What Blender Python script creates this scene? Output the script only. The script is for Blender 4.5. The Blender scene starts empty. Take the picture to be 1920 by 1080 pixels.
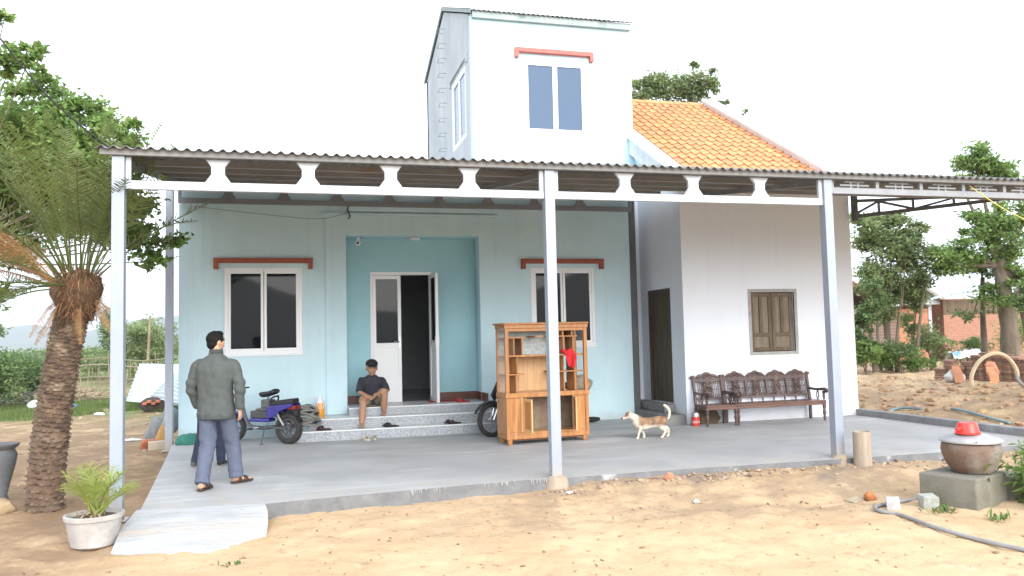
import bpy, bmesh, math, random
import numpy as np
from mathutils import Vector, Matrix, noise as mnoise
rnd = random.Random(7)
rng = np.random.default_rng(7)
PI = math.pi
sc = bpy.context.scene
col = sc.collection

# ------------------------------------------------------------------ camera
YAW, PITCH, ROLL, FPX = -.2616, .0619, -.0232, 1500.0
_c, _s = math.cos(YAW), math.sin(YAW)
_r0 = Vector((_c, _s, 0)); _fh = Vector((-_s, _c, 0)); _z = Vector((0, 0, 1))
CF = _fh*math.cos(PITCH) + _z*math.sin(PITCH)
_u0 = -_fh*math.sin(PITCH) + _z*math.cos(PITCH)
CR = _r0*math.cos(ROLL) + _u0*math.sin(ROLL)
CU = -_r0*math.sin(ROLL) + _u0*math.cos(ROLL)
CO = Vector((-2.8222, -8.8011, 1.6))
cam_d = bpy.data.cameras.new('camera'); cam = bpy.data.objects.new('camera', cam_d); col.objects.link(cam)
cam_d.sensor_width = 36; cam_d.lens = FPX/1920*36; cam_d.clip_start = .05; cam_d.clip_end = 12000
cam.matrix_world = Matrix(((CR.x, CU.x, -CF.x, CO.x), (CR.y, CU.y, -CF.y, CO.y), (CR.z, CU.z, -CF.z, CO.z), (0, 0, 0, 1)))
sc.camera = cam

# ------------------------------------------------------------------ sky, sun, exposure
SUN_EL, SUN_AZ = math.radians(27), math.radians(172)     # azimuth clockwise from +Y
SKY_STRENGTH, SUN_STRENGTH, EXPOSURE = .1, 1.5, 1.38
w = bpy.data.worlds.new('World'); sc.world = w; w.use_nodes = True
nt = w.node_tree; bg = nt.nodes['Background']
sky = nt.nodes.new('ShaderNodeTexSky'); sky.sky_type = 'NISHITA'; sky.sun_disc = False
sky.sun_elevation = SUN_EL; sky.sun_rotation = SUN_AZ; sky.dust_density = 4; sky.air_density = 1.0
cloud = nt.nodes.new('ShaderNodeMix'); cloud.data_type = 'RGBA'
cloud.inputs['Factor'].default_value = .88                  # overcast: an even white cloud layer over the clear sky
cloud.inputs['B'].default_value = (10.0, 10.8, 11.8, 1)
nt.links.new(sky.outputs[0], cloud.inputs['A']); nt.links.new(cloud.outputs['Result'], bg.inputs['Color'])
bg.inputs['Strength'].default_value = SKY_STRENGTH
sun_d = bpy.data.lights.new('sun', 'SUN'); sun_d.energy = SUN_STRENGTH; sun_d.angle = math.radians(50); sun_d.color = (1, .98, .95)
sun = bpy.data.objects.new('sun', sun_d); col.objects.link(sun); sun.location = (0, -20, 30)
_sd = Vector((math.sin(SUN_AZ)*math.cos(SUN_EL), math.cos(SUN_AZ)*math.cos(SUN_EL), math.sin(SUN_EL)))
sun.rotation_euler = _sd.to_track_quat('Z', 'Y').to_euler()
vs = sc.view_settings; vs.view_transform = 'Standard'; vs.look = 'None'; vs.exposure = EXPOSURE; vs.gamma = 1; vs.use_curve_mapping = False
sc.render.engine = 'CYCLES'

def P(px, py, d):
    "a point of the place, from where it stands in the 1920 x 1080 picture and its depth in metres"
    return CO + (CF + CR*((px-960)/FPX) - CU*((py-540)/FPX))*d
def PY(px, py, Y):
    v = CF + CR*((px-960)/FPX) - CU*((py-540)/FPX); return CO + v*((Y-CO.y)/v.y)
def PZ(px, py, Z):
    v = CF + CR*((px-960)/FPX) - CU*((py-540)/FPX); return CO + v*((Z-CO.z)/v.z)

# ------------------------------------------------------------------ mesh helpers
OFF = {}
class MB:
    def __init__(s): s.v = []; s.f = []
    def add(s, vs_, fs, M=None):
        o = len(s.v)
        s.v.extend([M @ Vector(p) for p in vs_] if M is not None else [Vector(p) for p in vs_])
        s.f.extend([tuple(i+o for i in f) for f in fs]); return s
    def bx(s, x0, x1, y0, y1, z0, z1, M=None):
        return s.add([(x0,y0,z0),(x1,y0,z0),(x1,y1,z0),(x0,y1,z0),(x0,y0,z1),(x1,y0,z1),(x1,y1,z1),(x0,y1,z1)],
                     [(0,3,2,1),(4,5,6,7),(0,1,5,4),(1,2,6,5),(2,3,7,6),(3,0,4,7)], M)
    def box(s, c, d, M=None):
        return s.bx(c[0]-d[0]/2, c[0]+d[0]/2, c[1]-d[1]/2, c[1]+d[1]/2, c[2]-d[2]/2, c[2]+d[2]/2, M)
    def bar(s, a, b, w_, h, up=(0, 0, 1)):
        a = Vector(a); b = Vector(b); t = (b-a).normalized(); sd = t.cross(Vector(up))
        if sd.length < 1e-4: sd = Vector((1, 0, 0))
        sd.normalize(); u = sd.cross(t)
        vs_ = []
        for p in (a, b):
            for i, j in ((-1,-1),(1,-1),(1,1),(-1,1)): vs_.append(p + sd*i*w_/2 + u*j*h/2)
        return s.add(vs_, [(0,1,2,3),(7,6,5,4),(0,4,5,1),(1,5,6,2),(2,6,7,3),(3,7,4,0)])
    def tube(s, pts, r, n=8, cap=True, closed=False, M=None, asp=1.0, upv=None):
        pts = [Vector(p) for p in pts]; N = len(pts)
        rs = r if isinstance(r, list) else [r]*N
        vs_ = []; ref = None
        for i, p in enumerate(pts):
            if closed: t = pts[(i+1) % N]-pts[i-1]
            else: t = pts[min(i+1, N-1)]-pts[max(i-1, 0)]
            t.normalize() if t.length > 1e-9 else None
            if ref is None:
                ref = Vector(upv) if upv is not None else (Vector((0,0,1)) if abs(t.z) < .9 else Vector((1,0,0)))
            sd = t.cross(ref)
            if sd.length < 1e-5: sd = t.cross(Vector((.3,.9,.2)))
            sd.normalize(); u = sd.cross(t); ref = u
            ri = rs[i]; ra, rb = (ri if isinstance(ri, (list, tuple)) else (ri, ri*asp))
            for k in range(n):
                a = 2*PI*k/n; vs_.append(p + sd*math.cos(a)*ra + u*math.sin(a)*rb)
        fs = []
        for i in range(N if closed else N-1):
            j = (i+1) % N
            for k in range(n): fs.append((i*n+k, i*n+(k+1) % n, j*n+(k+1) % n, j*n+k))
        if cap and not closed: fs.append(tuple(range(n))[::-1]); fs.append(tuple((N-1)*n+k for k in range(n)))
        return s.add(vs_, fs, M)
    def lathe(s, prof, c=(0, 0, 0), n=16, M=None):
        vs_ = []; fs = []
        for r, z in prof:
            for k in range(n):
                a = 2*PI*k/n; vs_.append((c[0]+r*math.cos(a), c[1]+r*math.sin(a), c[2]+z))
        for i in range(len(prof)-1):
            for k in range(n): fs.append((i*n+k, i*n+(k+1) % n, (i+1)*n+(k+1) % n, (i+1)*n+k))
        fs.append(tuple(range(n))[::-1]); fs.append(tuple((len(prof)-1)*n+k for k in range(n)))
        return s.add(vs_, fs, M)
    def ell(s, c, r, M=None, nu=14, nv=9):
        vs_ = [Vector((c[0], c[1], c[2]-r[2]))]; fs = []
        for j in range(1, nv):
            p = -PI/2 + PI*j/nv
            for i in range(nu):
                a = 2*PI*i/nu; vs_.append(Vector((c[0]+r[0]*math.cos(p)*math.cos(a), c[1]+r[1]*math.cos(p)*math.sin(a), c[2]+r[2]*math.sin(p))))
        vs_.append(Vector((c[0], c[1], c[2]+r[2]))); T = len(vs_)-1
        for i in range(nu): fs.append((0, 1+(i+1) % nu, 1+i)); fs.append((T, T-nu+i, T-nu+(i+1) % nu))
        for j in range(nv-2):
            for i in range(nu): fs.append((1+j*nu+i, 1+j*nu+(i+1) % nu, 1+(j+1)*nu+(i+1) % nu, 1+(j+1)*nu+i))
        return s.add(vs_, fs, M)
    def prism(s, poly, a0, a1, fn):
        "poly 2D (ccw), extruded from a0 to a1; fn(u,v,a) -> point"
        n = len(poly); vs_ = [fn(u, v, a0) for u, v in poly]+[fn(u, v, a1) for u, v in poly]
        fs = [tuple(range(n)), tuple(range(2*n-1, n-1, -1))]+[(i, i+n, (i+1) % n+n, (i+1) % n) for i in range(n)]
        return s.add(vs_, fs)
    def rings(s, rings_, M=None, cap=True):
        n = len(rings_[0]); vs_ = [p for r in rings_ for p in r]; fs = []
        for i in range(len(rings_)-1):
            for k in range(n): fs.append((i*n+k, i*n+(k+1) % n, (i+1)*n+(k+1) % n, (i+1)*n+k))
        if cap: fs.append(tuple(range(n))[::-1]); fs.append(tuple((len(rings_)-1)*n+k for k in range(n)))
        return s.add(vs_, fs, M)
    def mesh(s, name, off=None):
        me = bpy.data.meshes.new(name)
        me.from_pydata([(p-off) if off is not None else p for p in s.v], [], s.f); me.update(); return me
    def build(s, name, mat, parent=None, smooth=False, bevel=0, fix=True, **props):
        off = OFF.get(parent.name) if parent is not None else None
        me = s.mesh(name, off)
        if fix:
            b = bmesh.new(); b.from_mesh(me); bmesh.ops.recalc_face_normals(b, faces=b.faces); b.to_mesh(me); b.free()
        return link(name, me, mat, parent, smooth, bevel, **props)

def link(name, me, mat, parent=None, smooth=False, bevel=0, **props):
    o = bpy.data.objects.new(name, me); col.objects.link(o)
    if mat is not None: me.materials.clear(); me.materials.append(mat)
    if parent is not None:
        o.parent = parent
        if parent.name in OFF: OFF[o.name] = OFF[parent.name]
    if smooth:
        me.polygons.foreach_set('use_smooth', [True]*len(me.polygons))
        if smooth == 'auto': me.set_sharp_from_angle(angle=math.radians(42))
    if bevel:
        m = o.modifiers.new('bevel', 'BEVEL'); m.width = bevel; m.segments = 2; m.limit_method = 'ANGLE'; m.angle_limit = math.radians(40)
    for k, v in props.items(): o[k] = v
    return o
def tag(o, label, cat, group=None):
    o['label'] = label; o['category'] = cat
    if group: o['group'] = group
    return o
def thing(name, label, cat, loc=(0, 0, 0), rz=0, group=None, world=False):
    "an Empty at the base of a thing; world=True: its parts are given in world coordinates"
    o = bpy.data.objects.new(name, None); o.empty_display_size = .1; col.objects.link(o)
    o.location = loc; o.rotation_euler = (0, 0, rz); tag(o, label, cat, group)
    if world: OFF[o.name] = Vector(loc)
    return o
def copy_thing(root, loc, rz=0, label=None, scale=1):
    r = root.copy(); col.objects.link(r); r.location = loc; r.rotation_euler = (0, 0, rz); r.scale = (scale,)*3
    if label: r['label'] = label
    def kids(a, b):
        for ch in list(a.children):
            c = ch.copy(); col.objects.link(c); c.parent = b; kids(ch, c)
    kids(root, r); return r
def place(o, me_from, name, parent, M):
    c = bpy.data.objects.new(name, me_from); col.objects.link(c); c.parent = parent
    off = OFF.get(parent.name)
    c.matrix_local = (Matrix.Translation(-off) @ M) if off is not None else M
    return c
def T(x=0, y=0, z=0): return Matrix.Translation((x, y, z))
def RX(a): return Matrix.Rotation(a, 4, 'X')
def RY(a): return Matrix.Rotation(a, 4, 'Y')
def RZ(a): return Matrix.Rotation(a, 4, 'Z')
def lerp(a, b, t): return a+(b-a)*t
def sstep(a, b, x):
    t = max(0., min(1., (x-a)/(b-a))); return t*t*(3-2*t)
def crv(pts, n=6):
    "Catmull-Rom through points"
    pts = [Vector(p) for p in pts]; out = []
    for i in range(len(pts)-1):
        p0 = pts[max(i-1, 0)]; p1 = pts[i]; p2 = pts[i+1]; p3 = pts[min(i+2, len(pts)-1)]
        for k in range(n):
            t = k/n
            out.append(.5*((2*p1)+(p2-p0)*t+(2*p0-5*p1+4*p2-p3)*t*t+(3*p1-p0-3*p2+p3)*t**3))
    out.append(pts[-1]); return out
def remesh(mb, voxel, smooth=4, disp=None):
    me = mb.mesh('tmp'); b = bmesh.new(); b.from_mesh(me); bmesh.ops.recalc_face_normals(b, faces=b.faces); b.to_mesh(me); b.free()
    o = bpy.data.objects.new('tmp', me); col.objects.link(o)
    m = o.modifiers.new('r', 'REMESH'); m.mode = 'VOXEL'; m.voxel_size = voxel
    dg = bpy.context.evaluated_depsgraph_get(); dg.update()
    me2 = bpy.data.meshes.new_from_object(o.evaluated_get(dg))
    bpy.data.objects.remove(o); bpy.data.meshes.remove(me)
    b = bmesh.new(); b.from_mesh(me2)
    for _ in range(smooth): bmesh.ops.smooth_vert(b, verts=b.verts, factor=.5, use_axis_x=True, use_axis_y=True, use_axis_z=True)
    if disp:
        b.normal_update()
        for v in b.verts: v.co += v.normal*disp(v.co)
    b.to_mesh(me2); b.free(); me2.update(); return me2

# ------------------------------------------------------------------ materials
MATS = {}
def mat(name, c1, c2=None, scale=6., rough=.8, bump=0., bscale=None, metal=0., spec=.5, stretch=(1, 1, 1), detail=6, lo=.35, hi=.65,
        c3=None, s3=1.2, l3=.55, h3=.7, rand=0., trans=0., coat=0., world=False, island=0., bdist=.02):
    if name in MATS: return MATS[name]
    m = bpy.data.materials.new(name); m.use_nodes = True; t = m.node_tree; N = t.nodes; L = t.links
    b = N['Principled BSDF']; b.inputs['Roughness'].default_value = rough; b.inputs['Metallic'].default_value = metal
    b.inputs['Specular IOR Level'].default_value = spec
    if coat: b.inputs['Coat Weight'].default_value = coat; b.inputs['Coat Roughness'].default_value = .15
    if world:
        g = N.new('ShaderNodeNewGeometry'); co = g.outputs['Position']
    else:
        tc = N.new('ShaderNodeTexCoord'); co = tc.outputs['Object']
    mp = N.new('ShaderNodeMapping'); mp.inputs['Scale'].default_value = stretch; L.new(co, mp.inputs['Vector'])
    c2 = c2 or tuple(x*.85 for x in c1)
    n1 = N.new('ShaderNodeTexNoise'); n1.inputs['Scale'].default_value = scale; n1.inputs['Detail'].default_value = detail; n1.inputs['Roughness'].default_value = .6
    L.new(mp.outputs[0], n1.inputs['Vector'])
    mr = N.new('ShaderNodeMapRange'); mr.inputs['From Min'].default_value = lo; mr.inputs['From Max'].default_value = hi; L.new(n1.outputs['Fac'], mr.inputs['Value'])
    mx = N.new('ShaderNodeMix'); mx.data_type = 'RGBA'; mx.inputs['A'].default_value = (*c1, 1); mx.inputs['B'].default_value = (*c2, 1); L.new(mr.outputs[0], mx.inputs['Factor'])
    out = mx.outputs['Result']
    if c3:
        n3 = N.new('ShaderNodeTexNoise'); n3.inputs['Scale'].default_value = s3; n3.inputs['Detail'].default_value = 7; n3.inputs['Roughness'].default_value = .62; L.new(mp.outputs[0], n3.inputs['Vector'])
        m3 = N.new('ShaderNodeMapRange'); m3.inputs['From Min'].default_value = l3; m3.inputs['From Max'].default_value = h3; L.new(n3.outputs['Fac'], m3.inputs['Value'])
        x3 = N.new('ShaderNodeMix'); x3.data_type = 'RGBA'; L.new(m3.outputs[0], x3.inputs['Factor']); L.new(out, x3.inputs['A']); x3.inputs['B'].default_value = (*c3, 1); out = x3.outputs['Result']
    if rand or island:
        if rand: oi = N.new('ShaderNodeObjectInfo'); rv = oi.outputs['Random']
        else: gi = N.new('ShaderNodeNewGeometry'); rv = gi.outputs['Random Per Island']
        k = rand or island
        mr2 = N.new('ShaderNodeMapRange'); mr2.inputs['To Min'].default_value = 1-k; mr2.inputs['To Max'].default_value = 1+k; L.new(rv, mr2.inputs['Value'])
        hs = N.new('ShaderNodeHueSaturation'); L.new(out, hs.inputs['Color']); L.new(mr2.outputs[0], hs.inputs['Value'])
        mr4 = N.new('ShaderNodeMapRange'); mr4.inputs['To Min'].default_value = .5-k*.06; mr4.inputs['To Max'].default_value = .5+k*.05; 
        wn = N.new('ShaderNodeTexWhiteNoise'); wn.noise_dimensions = '1D'; L.new(rv, wn.inputs['W']); L.new(wn.outputs['Value'], mr4.inputs['Value']); L.new(mr4.outputs[0], hs.inputs['Hue'])
        out = hs.outputs['Color']
    L.new(out, b.inputs['Base Color'])
    if bump:
        nb = N.new('ShaderNodeTexNoise'); nb.inputs['Scale'].default_value = bscale or scale*4; nb.inputs['Detail'].default_value = 8; nb.inputs['Roughness'].default_value = .65; L.new(mp.outputs[0], nb.inputs['Vector'])
        bp = N.new('ShaderNodeBump'); bp.inputs['Strength'].default_value = bump; bp.inputs['Distance'].default_value = bdist; L.new(nb.outputs['Fac'], bp.inputs['Height']); L.new(bp.outputs[0], b.inputs['Normal'])
    if trans:
        tr = N.new('ShaderNodeBsdfTranslucent'); L.new(out, tr.inputs['Color']); ms = N.new('ShaderNodeMixShader'); ms.inputs[0].default_value = trans
        L.new(b.outputs[0], ms.inputs[1]); L.new(tr.outputs[0], ms.inputs[2]); L.new(ms.outputs[0], N['Material Output'].inputs['Surface'])
    MATS[name] = m; return m
def glass(name, tint, rough=.02, alpha=.25):
    m = bpy.data.materials.new(name); m.use_nodes = True; t = m.node_tree; b = t.nodes['Principled BSDF']
    b.inputs['Base Color'].default_value = (*tint, 1); b.inputs['Roughness'].default_value = rough; b.inputs['IOR'].default_value = 1.5
    n1 = t.nodes.new('ShaderNodeTexNoise'); n1.inputs['Scale'].default_value = 1.3
    bp = t.nodes.new('ShaderNodeBump'); bp.inputs['Strength'].default_value = .04; t.links.new(n1.outputs[0], bp.inputs['Height']); t.links.new(bp.outputs[0], b.inputs['Normal'])
    if alpha < 1: b.inputs['Alpha'].default_value = alpha
    return m

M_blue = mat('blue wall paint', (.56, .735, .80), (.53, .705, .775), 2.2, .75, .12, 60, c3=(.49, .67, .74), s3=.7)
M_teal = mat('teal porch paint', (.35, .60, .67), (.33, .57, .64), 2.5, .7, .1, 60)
M_white = mat('white limewash', (.77, .80, .87), (.74, .77, .84), 1.6, .85, .15, 50, c3=(.71, .74, .80), s3=.55, stretch=(1, 1, .35))
M_upvc = mat('white window plastic', (.80, .81, .83), (.78, .79, .81), 3, .35)
M_red = mat('red brown window hood paint', (.34, .085, .045), (.28, .07, .04), 9, .7, .1)
M_redup = mat('faded red hood paint', (.62, .16, .13), (.55, .13, .11), 9, .7, .1)
M_cem = mat('grey cement render', (.36, .37, .38), (.27, .28, .29), 3, .9, .3, 40, c3=(.45, .46, .46), s3=1.1)
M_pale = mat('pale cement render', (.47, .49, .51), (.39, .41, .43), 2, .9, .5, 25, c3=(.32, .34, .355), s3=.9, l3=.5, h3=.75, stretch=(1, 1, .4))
M_granite = mat('grey speckled granite', (.42, .44, .47), (.20, .22, .25), 70, .35, detail=3, lo=.42, hi=.58)
M_gredge = mat('pale granite nosing', (.68, .70, .72), (.6, .62, .64), 30, .35)
M_brown = mat('red brown skirting tile', (.15, .05, .035), (.11, .04, .03), 12, .4)
def slab_mat():
    m = bpy.data.materials.new('smooth grey cement floor'); m.use_nodes = True; t = m.node_tree; N = t.nodes; L = t.links; b = N['Principled BSDF']
    g = N.new('ShaderNodeNewGeometry'); pos = g.outputs['Position']
    def noi(s_, d=7, r=.62, st=(1, 1, 1), dist=0.):
        mp = N.new('ShaderNodeMapping'); mp.inputs['Scale'].default_value = st; mp.inputs['Rotation'].default_value = (0, 0, .35); L.new(pos, mp.inputs[0]); n = N.new('ShaderNodeTexNoise'); n.inputs['Scale'].default_value = s_; n.inputs['Detail'].default_value = d; n.inputs['Roughness'].default_value = r; n.inputs['Distortion'].default_value = dist; L.new(mp.outputs[0], n.inputs['Vector']); return n.outputs['Fac']
    def rg(v, a, b_):
        r = N.new('ShaderNodeMapRange'); r.interpolation_type = 'SMOOTHSTEP'; r.inputs['From Min'].default_value = a; r.inputs['From Max'].default_value = b_; L.new(v, r.inputs['Value']); return r.outputs['Result']
    def mix(f, a, b_, k=1.):
        mm = N.new('ShaderNodeMath'); mm.operation = 'MULTIPLY'; L.new(f, mm.inputs[0]); mm.inputs[1].default_value = k
        x = N.new('ShaderNodeMix'); x.data_type = 'RGBA'; L.new(mm.outputs[0], x.inputs['Factor'])
        for q, c in (('A', a), ('B', b_)):
            if isinstance(c, tuple): x.inputs[q].default_value = (*c, 1)
            else: L.new(c, x.inputs[q])
        return x.outputs['Result']
    c = mix(rg(noi(.9), .35, .65), (.415, .415, .42), (.345, .345, .35))
    c = mix(rg(noi(.7, 8, .7, (.35, 1.6, 1), 1.2), .50, .68), c, (.53, .54, .555), .8)          # pale trowel sweeps and cement dust
    c = mix(rg(noi(1.3, 9, .75, (.25, 2.4, 1), .6), .60, .66), c, (.60, .61, .62), .55)
    c = mix(rg(noi(2.6, 8, .7), .60, .74), c, (.22, .225, .24), .55)                            # damp stains
    sp = N.new('ShaderNodeSeparateXYZ'); L.new(pos, sp.inputs[0]); ed = rg(sp.outputs['Y'], 1.1, -.2)
    mm = N.new('ShaderNodeMath'); mm.operation = 'MULTIPLY'; L.new(ed, mm.inputs[0]); L.new(rg(noi(3.2, 8, .7), .42, .66), mm.inputs[1])
    c = mix(mm.outputs[0], c, (.47, .40, .31), .6)                                               # sand carried in from the yard
    c = mix(rg(noi(45, 5, .7), .60, .75), c, (.24, .24, .25), .45)
    L.new(c, b.inputs['Base Color'])
    r = N.new('ShaderNodeMapRange'); r.inputs['To Min'].default_value = .45; r.inputs['To Max'].default_value = .8; L.new(noi(1.5), r.inputs['Value']); L.new(r.outputs[0], b.inputs['Roughness'])
    bp = N.new('ShaderNodeBump'); bp.inputs['Strength'].default_value = .2; bp.inputs['Distance'].default_value = .01; L.new(noi(22, 9, .7), bp.inputs['Height']); L.new(bp.outputs[0], b.inputs['Normal']); return m
M_slab = slab_mat()
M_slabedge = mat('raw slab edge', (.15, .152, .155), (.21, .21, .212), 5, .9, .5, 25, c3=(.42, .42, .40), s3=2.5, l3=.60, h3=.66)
M_ramp = mat('pale screed ramp', (.46, .46, .47), (.36, .36, .37), 2.5, .85, 1., 11, c3=(.43, .38, .33), s3=1.3, l3=.54, h3=.70, stretch=(.6, 2.2, 1))
M_galv = mat('painted galvanised steel', (.32, .355, .42), (.28, .315, .38), 3.5, .42, .05, 40, metal=.15, c3=(.40, .435, .50), s3=1.1, stretch=(1, 1, .25))
M_steelw = mat('white painted steel', (.50, .53, .59), (.45, .48, .54), 4, .45, .04, 40)
M_fascia = mat('dull grey fascia steel', (.25, .25, .25), (.19, .19, .195), 5, .6, .1, 30, stretch=(.3, 1, 1), c3=(.24, .18, .13), s3=2.2, l3=.6, h3=.7)
M_sheet = mat('weathered corrugated steel', (.185, .185, .185), (.14, .14, .14), 3, .7, .1, 30, metal=.1, stretch=(1, .2, 1), c3=(.17, .14, .115), s3=1.4, l3=.56, h3=.7)
M_dsteel = mat('dark grey steel', (.10, .105, .115), (.13, .135, .14), 6, .55, metal=.3)
M_trusg = mat('grey lattice steel', (.30, .31, .33), (.25, .26, .28), 6, .5, metal=.1)
M_glassd = glass('dark window glass', (.008, .010, .012), .03, 1); M_glassd.node_tree.nodes['Principled BSDF'].inputs['Specular IOR Level'].default_value = .17
M_glassb = glass('blue reflective glass', (.06, .105, .18), .07, 1); M_glassb.node_tree.nodes['Principled BSDF'].inputs['Specular IOR Level'].default_value = .2
M_clear = glass('clear cabinet glass', (.8, .85, .83), .02, .16)
M_black = mat('black plastic', (.012, .012, .014), (.02, .02, .022), 12, .5)
M_rubber = mat('black rubber', (.022, .021, .02), (.045, .042, .038), 20, .85, .3)
M_chrome = mat('brushed metal', (.55, .55, .56), (.45, .45, .46), 30, .3, metal=.9)
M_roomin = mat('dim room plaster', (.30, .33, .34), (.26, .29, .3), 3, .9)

def weather(m, z1, c, k=.6, streak=(.1,), sc_=.5, sk=.25):
    "splash dirt at the foot of a wall and faint rain streaks, both with a noisy outline"
    t = m.node_tree; N = t.nodes; L = t.links; b = N['Principled BSDF']; src = b.inputs['Base Color'].links[0].from_socket
    g = N.new('ShaderNodeNewGeometry'); sp = N.new('ShaderNodeSeparateXYZ'); L.new(g.outputs['Position'], sp.inputs[0])
    n = N.new('ShaderNodeTexNoise'); n.inputs['Scale'].default_value = 3.5; n.inputs['Detail'].default_value = 8; n.inputs['Roughness'].default_value = .7; L.new(g.outputs['Position'], n.inputs['Vector'])
    a = N.new('ShaderNodeMath'); a.operation = 'MULTIPLY_ADD'; L.new(n.outputs['Fac'], a.inputs[0]); a.inputs[1].default_value = -.7*z1*2; L.new(sp.outputs['Z'], a.inputs[2])
    r = N.new('ShaderNodeMapRange'); r.inputs['From Min'].default_value = z1*.0; r.inputs['From Max'].default_value = -z1*.9; r.inputs['To Max'].default_value = k; L.new(a.outputs[0], r.inputs['Value'])
    x = N.new('ShaderNodeMix'); x.data_type = 'RGBA'; L.new(r.outputs[0], x.inputs['Factor']); L.new(src, x.inputs['A']); x.inputs['B'].default_value = (*c, 1)
    mp = N.new('ShaderNodeMapping'); mp.inputs['Scale'].default_value = (5, 5, .22); L.new(g.outputs['Position'], mp.inputs[0]); n2 = N.new('ShaderNodeTexNoise'); n2.inputs['Scale'].default_value = 1.6; n2.inputs['Detail'].default_value = 8; n2.inputs['Roughness'].default_value = .7; L.new(mp.outputs[0], n2.inputs['Vector'])
    r2 = N.new('ShaderNodeMapRange'); r2.inputs['From Min'].default_value = .54; r2.inputs['From Max'].default_value = .78; r2.inputs['To Max'].default_value = sk; L.new(n2.outputs['Fac'], r2.inputs['Value'])
    y = N.new('ShaderNodeMix'); y.data_type = 'RGBA'; L.new(r2.outputs[0], y.inputs['Factor']); L.new(x.outputs['Result'], y.inputs['A']); y.inputs['B'].default_value = (*[q*.9 for q in c], 1)
    L.new(y.outputs['Result'], b.inputs['Base Color'])
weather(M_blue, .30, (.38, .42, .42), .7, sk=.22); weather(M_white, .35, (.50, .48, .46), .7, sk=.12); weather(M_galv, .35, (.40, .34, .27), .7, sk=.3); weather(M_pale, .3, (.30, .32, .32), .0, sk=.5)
# ------------------------------------------------------------------ ground
def ground_z(x, y):
    # the yard dips a little towards the camera and lies higher at the posts on the right
    edge = -.135 + .08*sstep(-.6, .9, x) - .03*sstep(2.5, 5, x)
    z = lerp(-.175, edge, sstep(-1.5, -.1, y))
    z = lerp(z, -.14, sstep(-4.2, -5.2, x)) if x < -4.2 else z
    z = lerp(z, -.2, sstep(4, 14, y)) if x < -4.2 else z
    mnd = sstep(7.35, 10.5, x)*sstep(-2.5, 1.5, y)
    z += mnd*.24 + (.10*sstep(7.2, 7.6, x)*sstep(-.6, .6, y))
    n = mnoise.fractal(Vector((x*.9, y*.9, 3.1)), 1., 2., 4)*.035 + mnoise.fractal(Vector((x*4.2, y*4.2, 9.)), .9, 2.1, 4)*.020
    if mnd > 0: n += mnd*(mnoise.fractal(Vector((x*1.3, y*1.3, 5.)), .9, 2., 5)*.085+abs(mnoise.noise(Vector((x*3.1, y*3.1, 1.))))*.07)
    rub = sstep(-1.1, -.3, y)*(1-sstep(-.3, .0, y))*sstep(-.5, .6, x)
    n += rub*max(0, mnoise.fractal(Vector((x*6, y*6, 2.)), .8, 2., 4))*.05
    far = sstep(60, 200, math.hypot(x, y)); z = lerp(z+n, -.3, far)
    if -4.55 < x < 7.2 and y > -.05 and y < 13: z = min(z, -.06)
    if -4.4 < x < -3.1 and -1.3 < y < 0: z = min(z, -.17)
    return z
def axis(segs, lo, hi, gro=1.16):
    out = []
    for a, b, st in segs: out += list(np.arange(a, b, st))
    s_ = segs[-1][2]; x = segs[-1][1]
    while x < hi: out.append(x); s_ *= gro; x += s_
    out.append(hi); s_ = segs[0][2]; x = segs[0][0]-s_; pre = []
    while x > lo: pre.append(x); s_ *= gro; x -= s_
    pre.append(lo); return pre[::-1]+out
gx = axis([(-8., -5., .09), (-5., 7.2, .055), (7.2, 16., .09)], -6000, 6000); gy = axis([(-5.5, .3, .055), (.3, 14., .12)], -400, 9000)
nx, ny = len(gx), len(gy)
gv = [(x, y, ground_z(x, y)) for y in gy for x in gx]
gf = [(j*nx+i, j*nx+i+1, (j+1)*nx+i+1, (j+1)*nx+i) for j in range(ny-1) for i in range(nx-1)]
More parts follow.
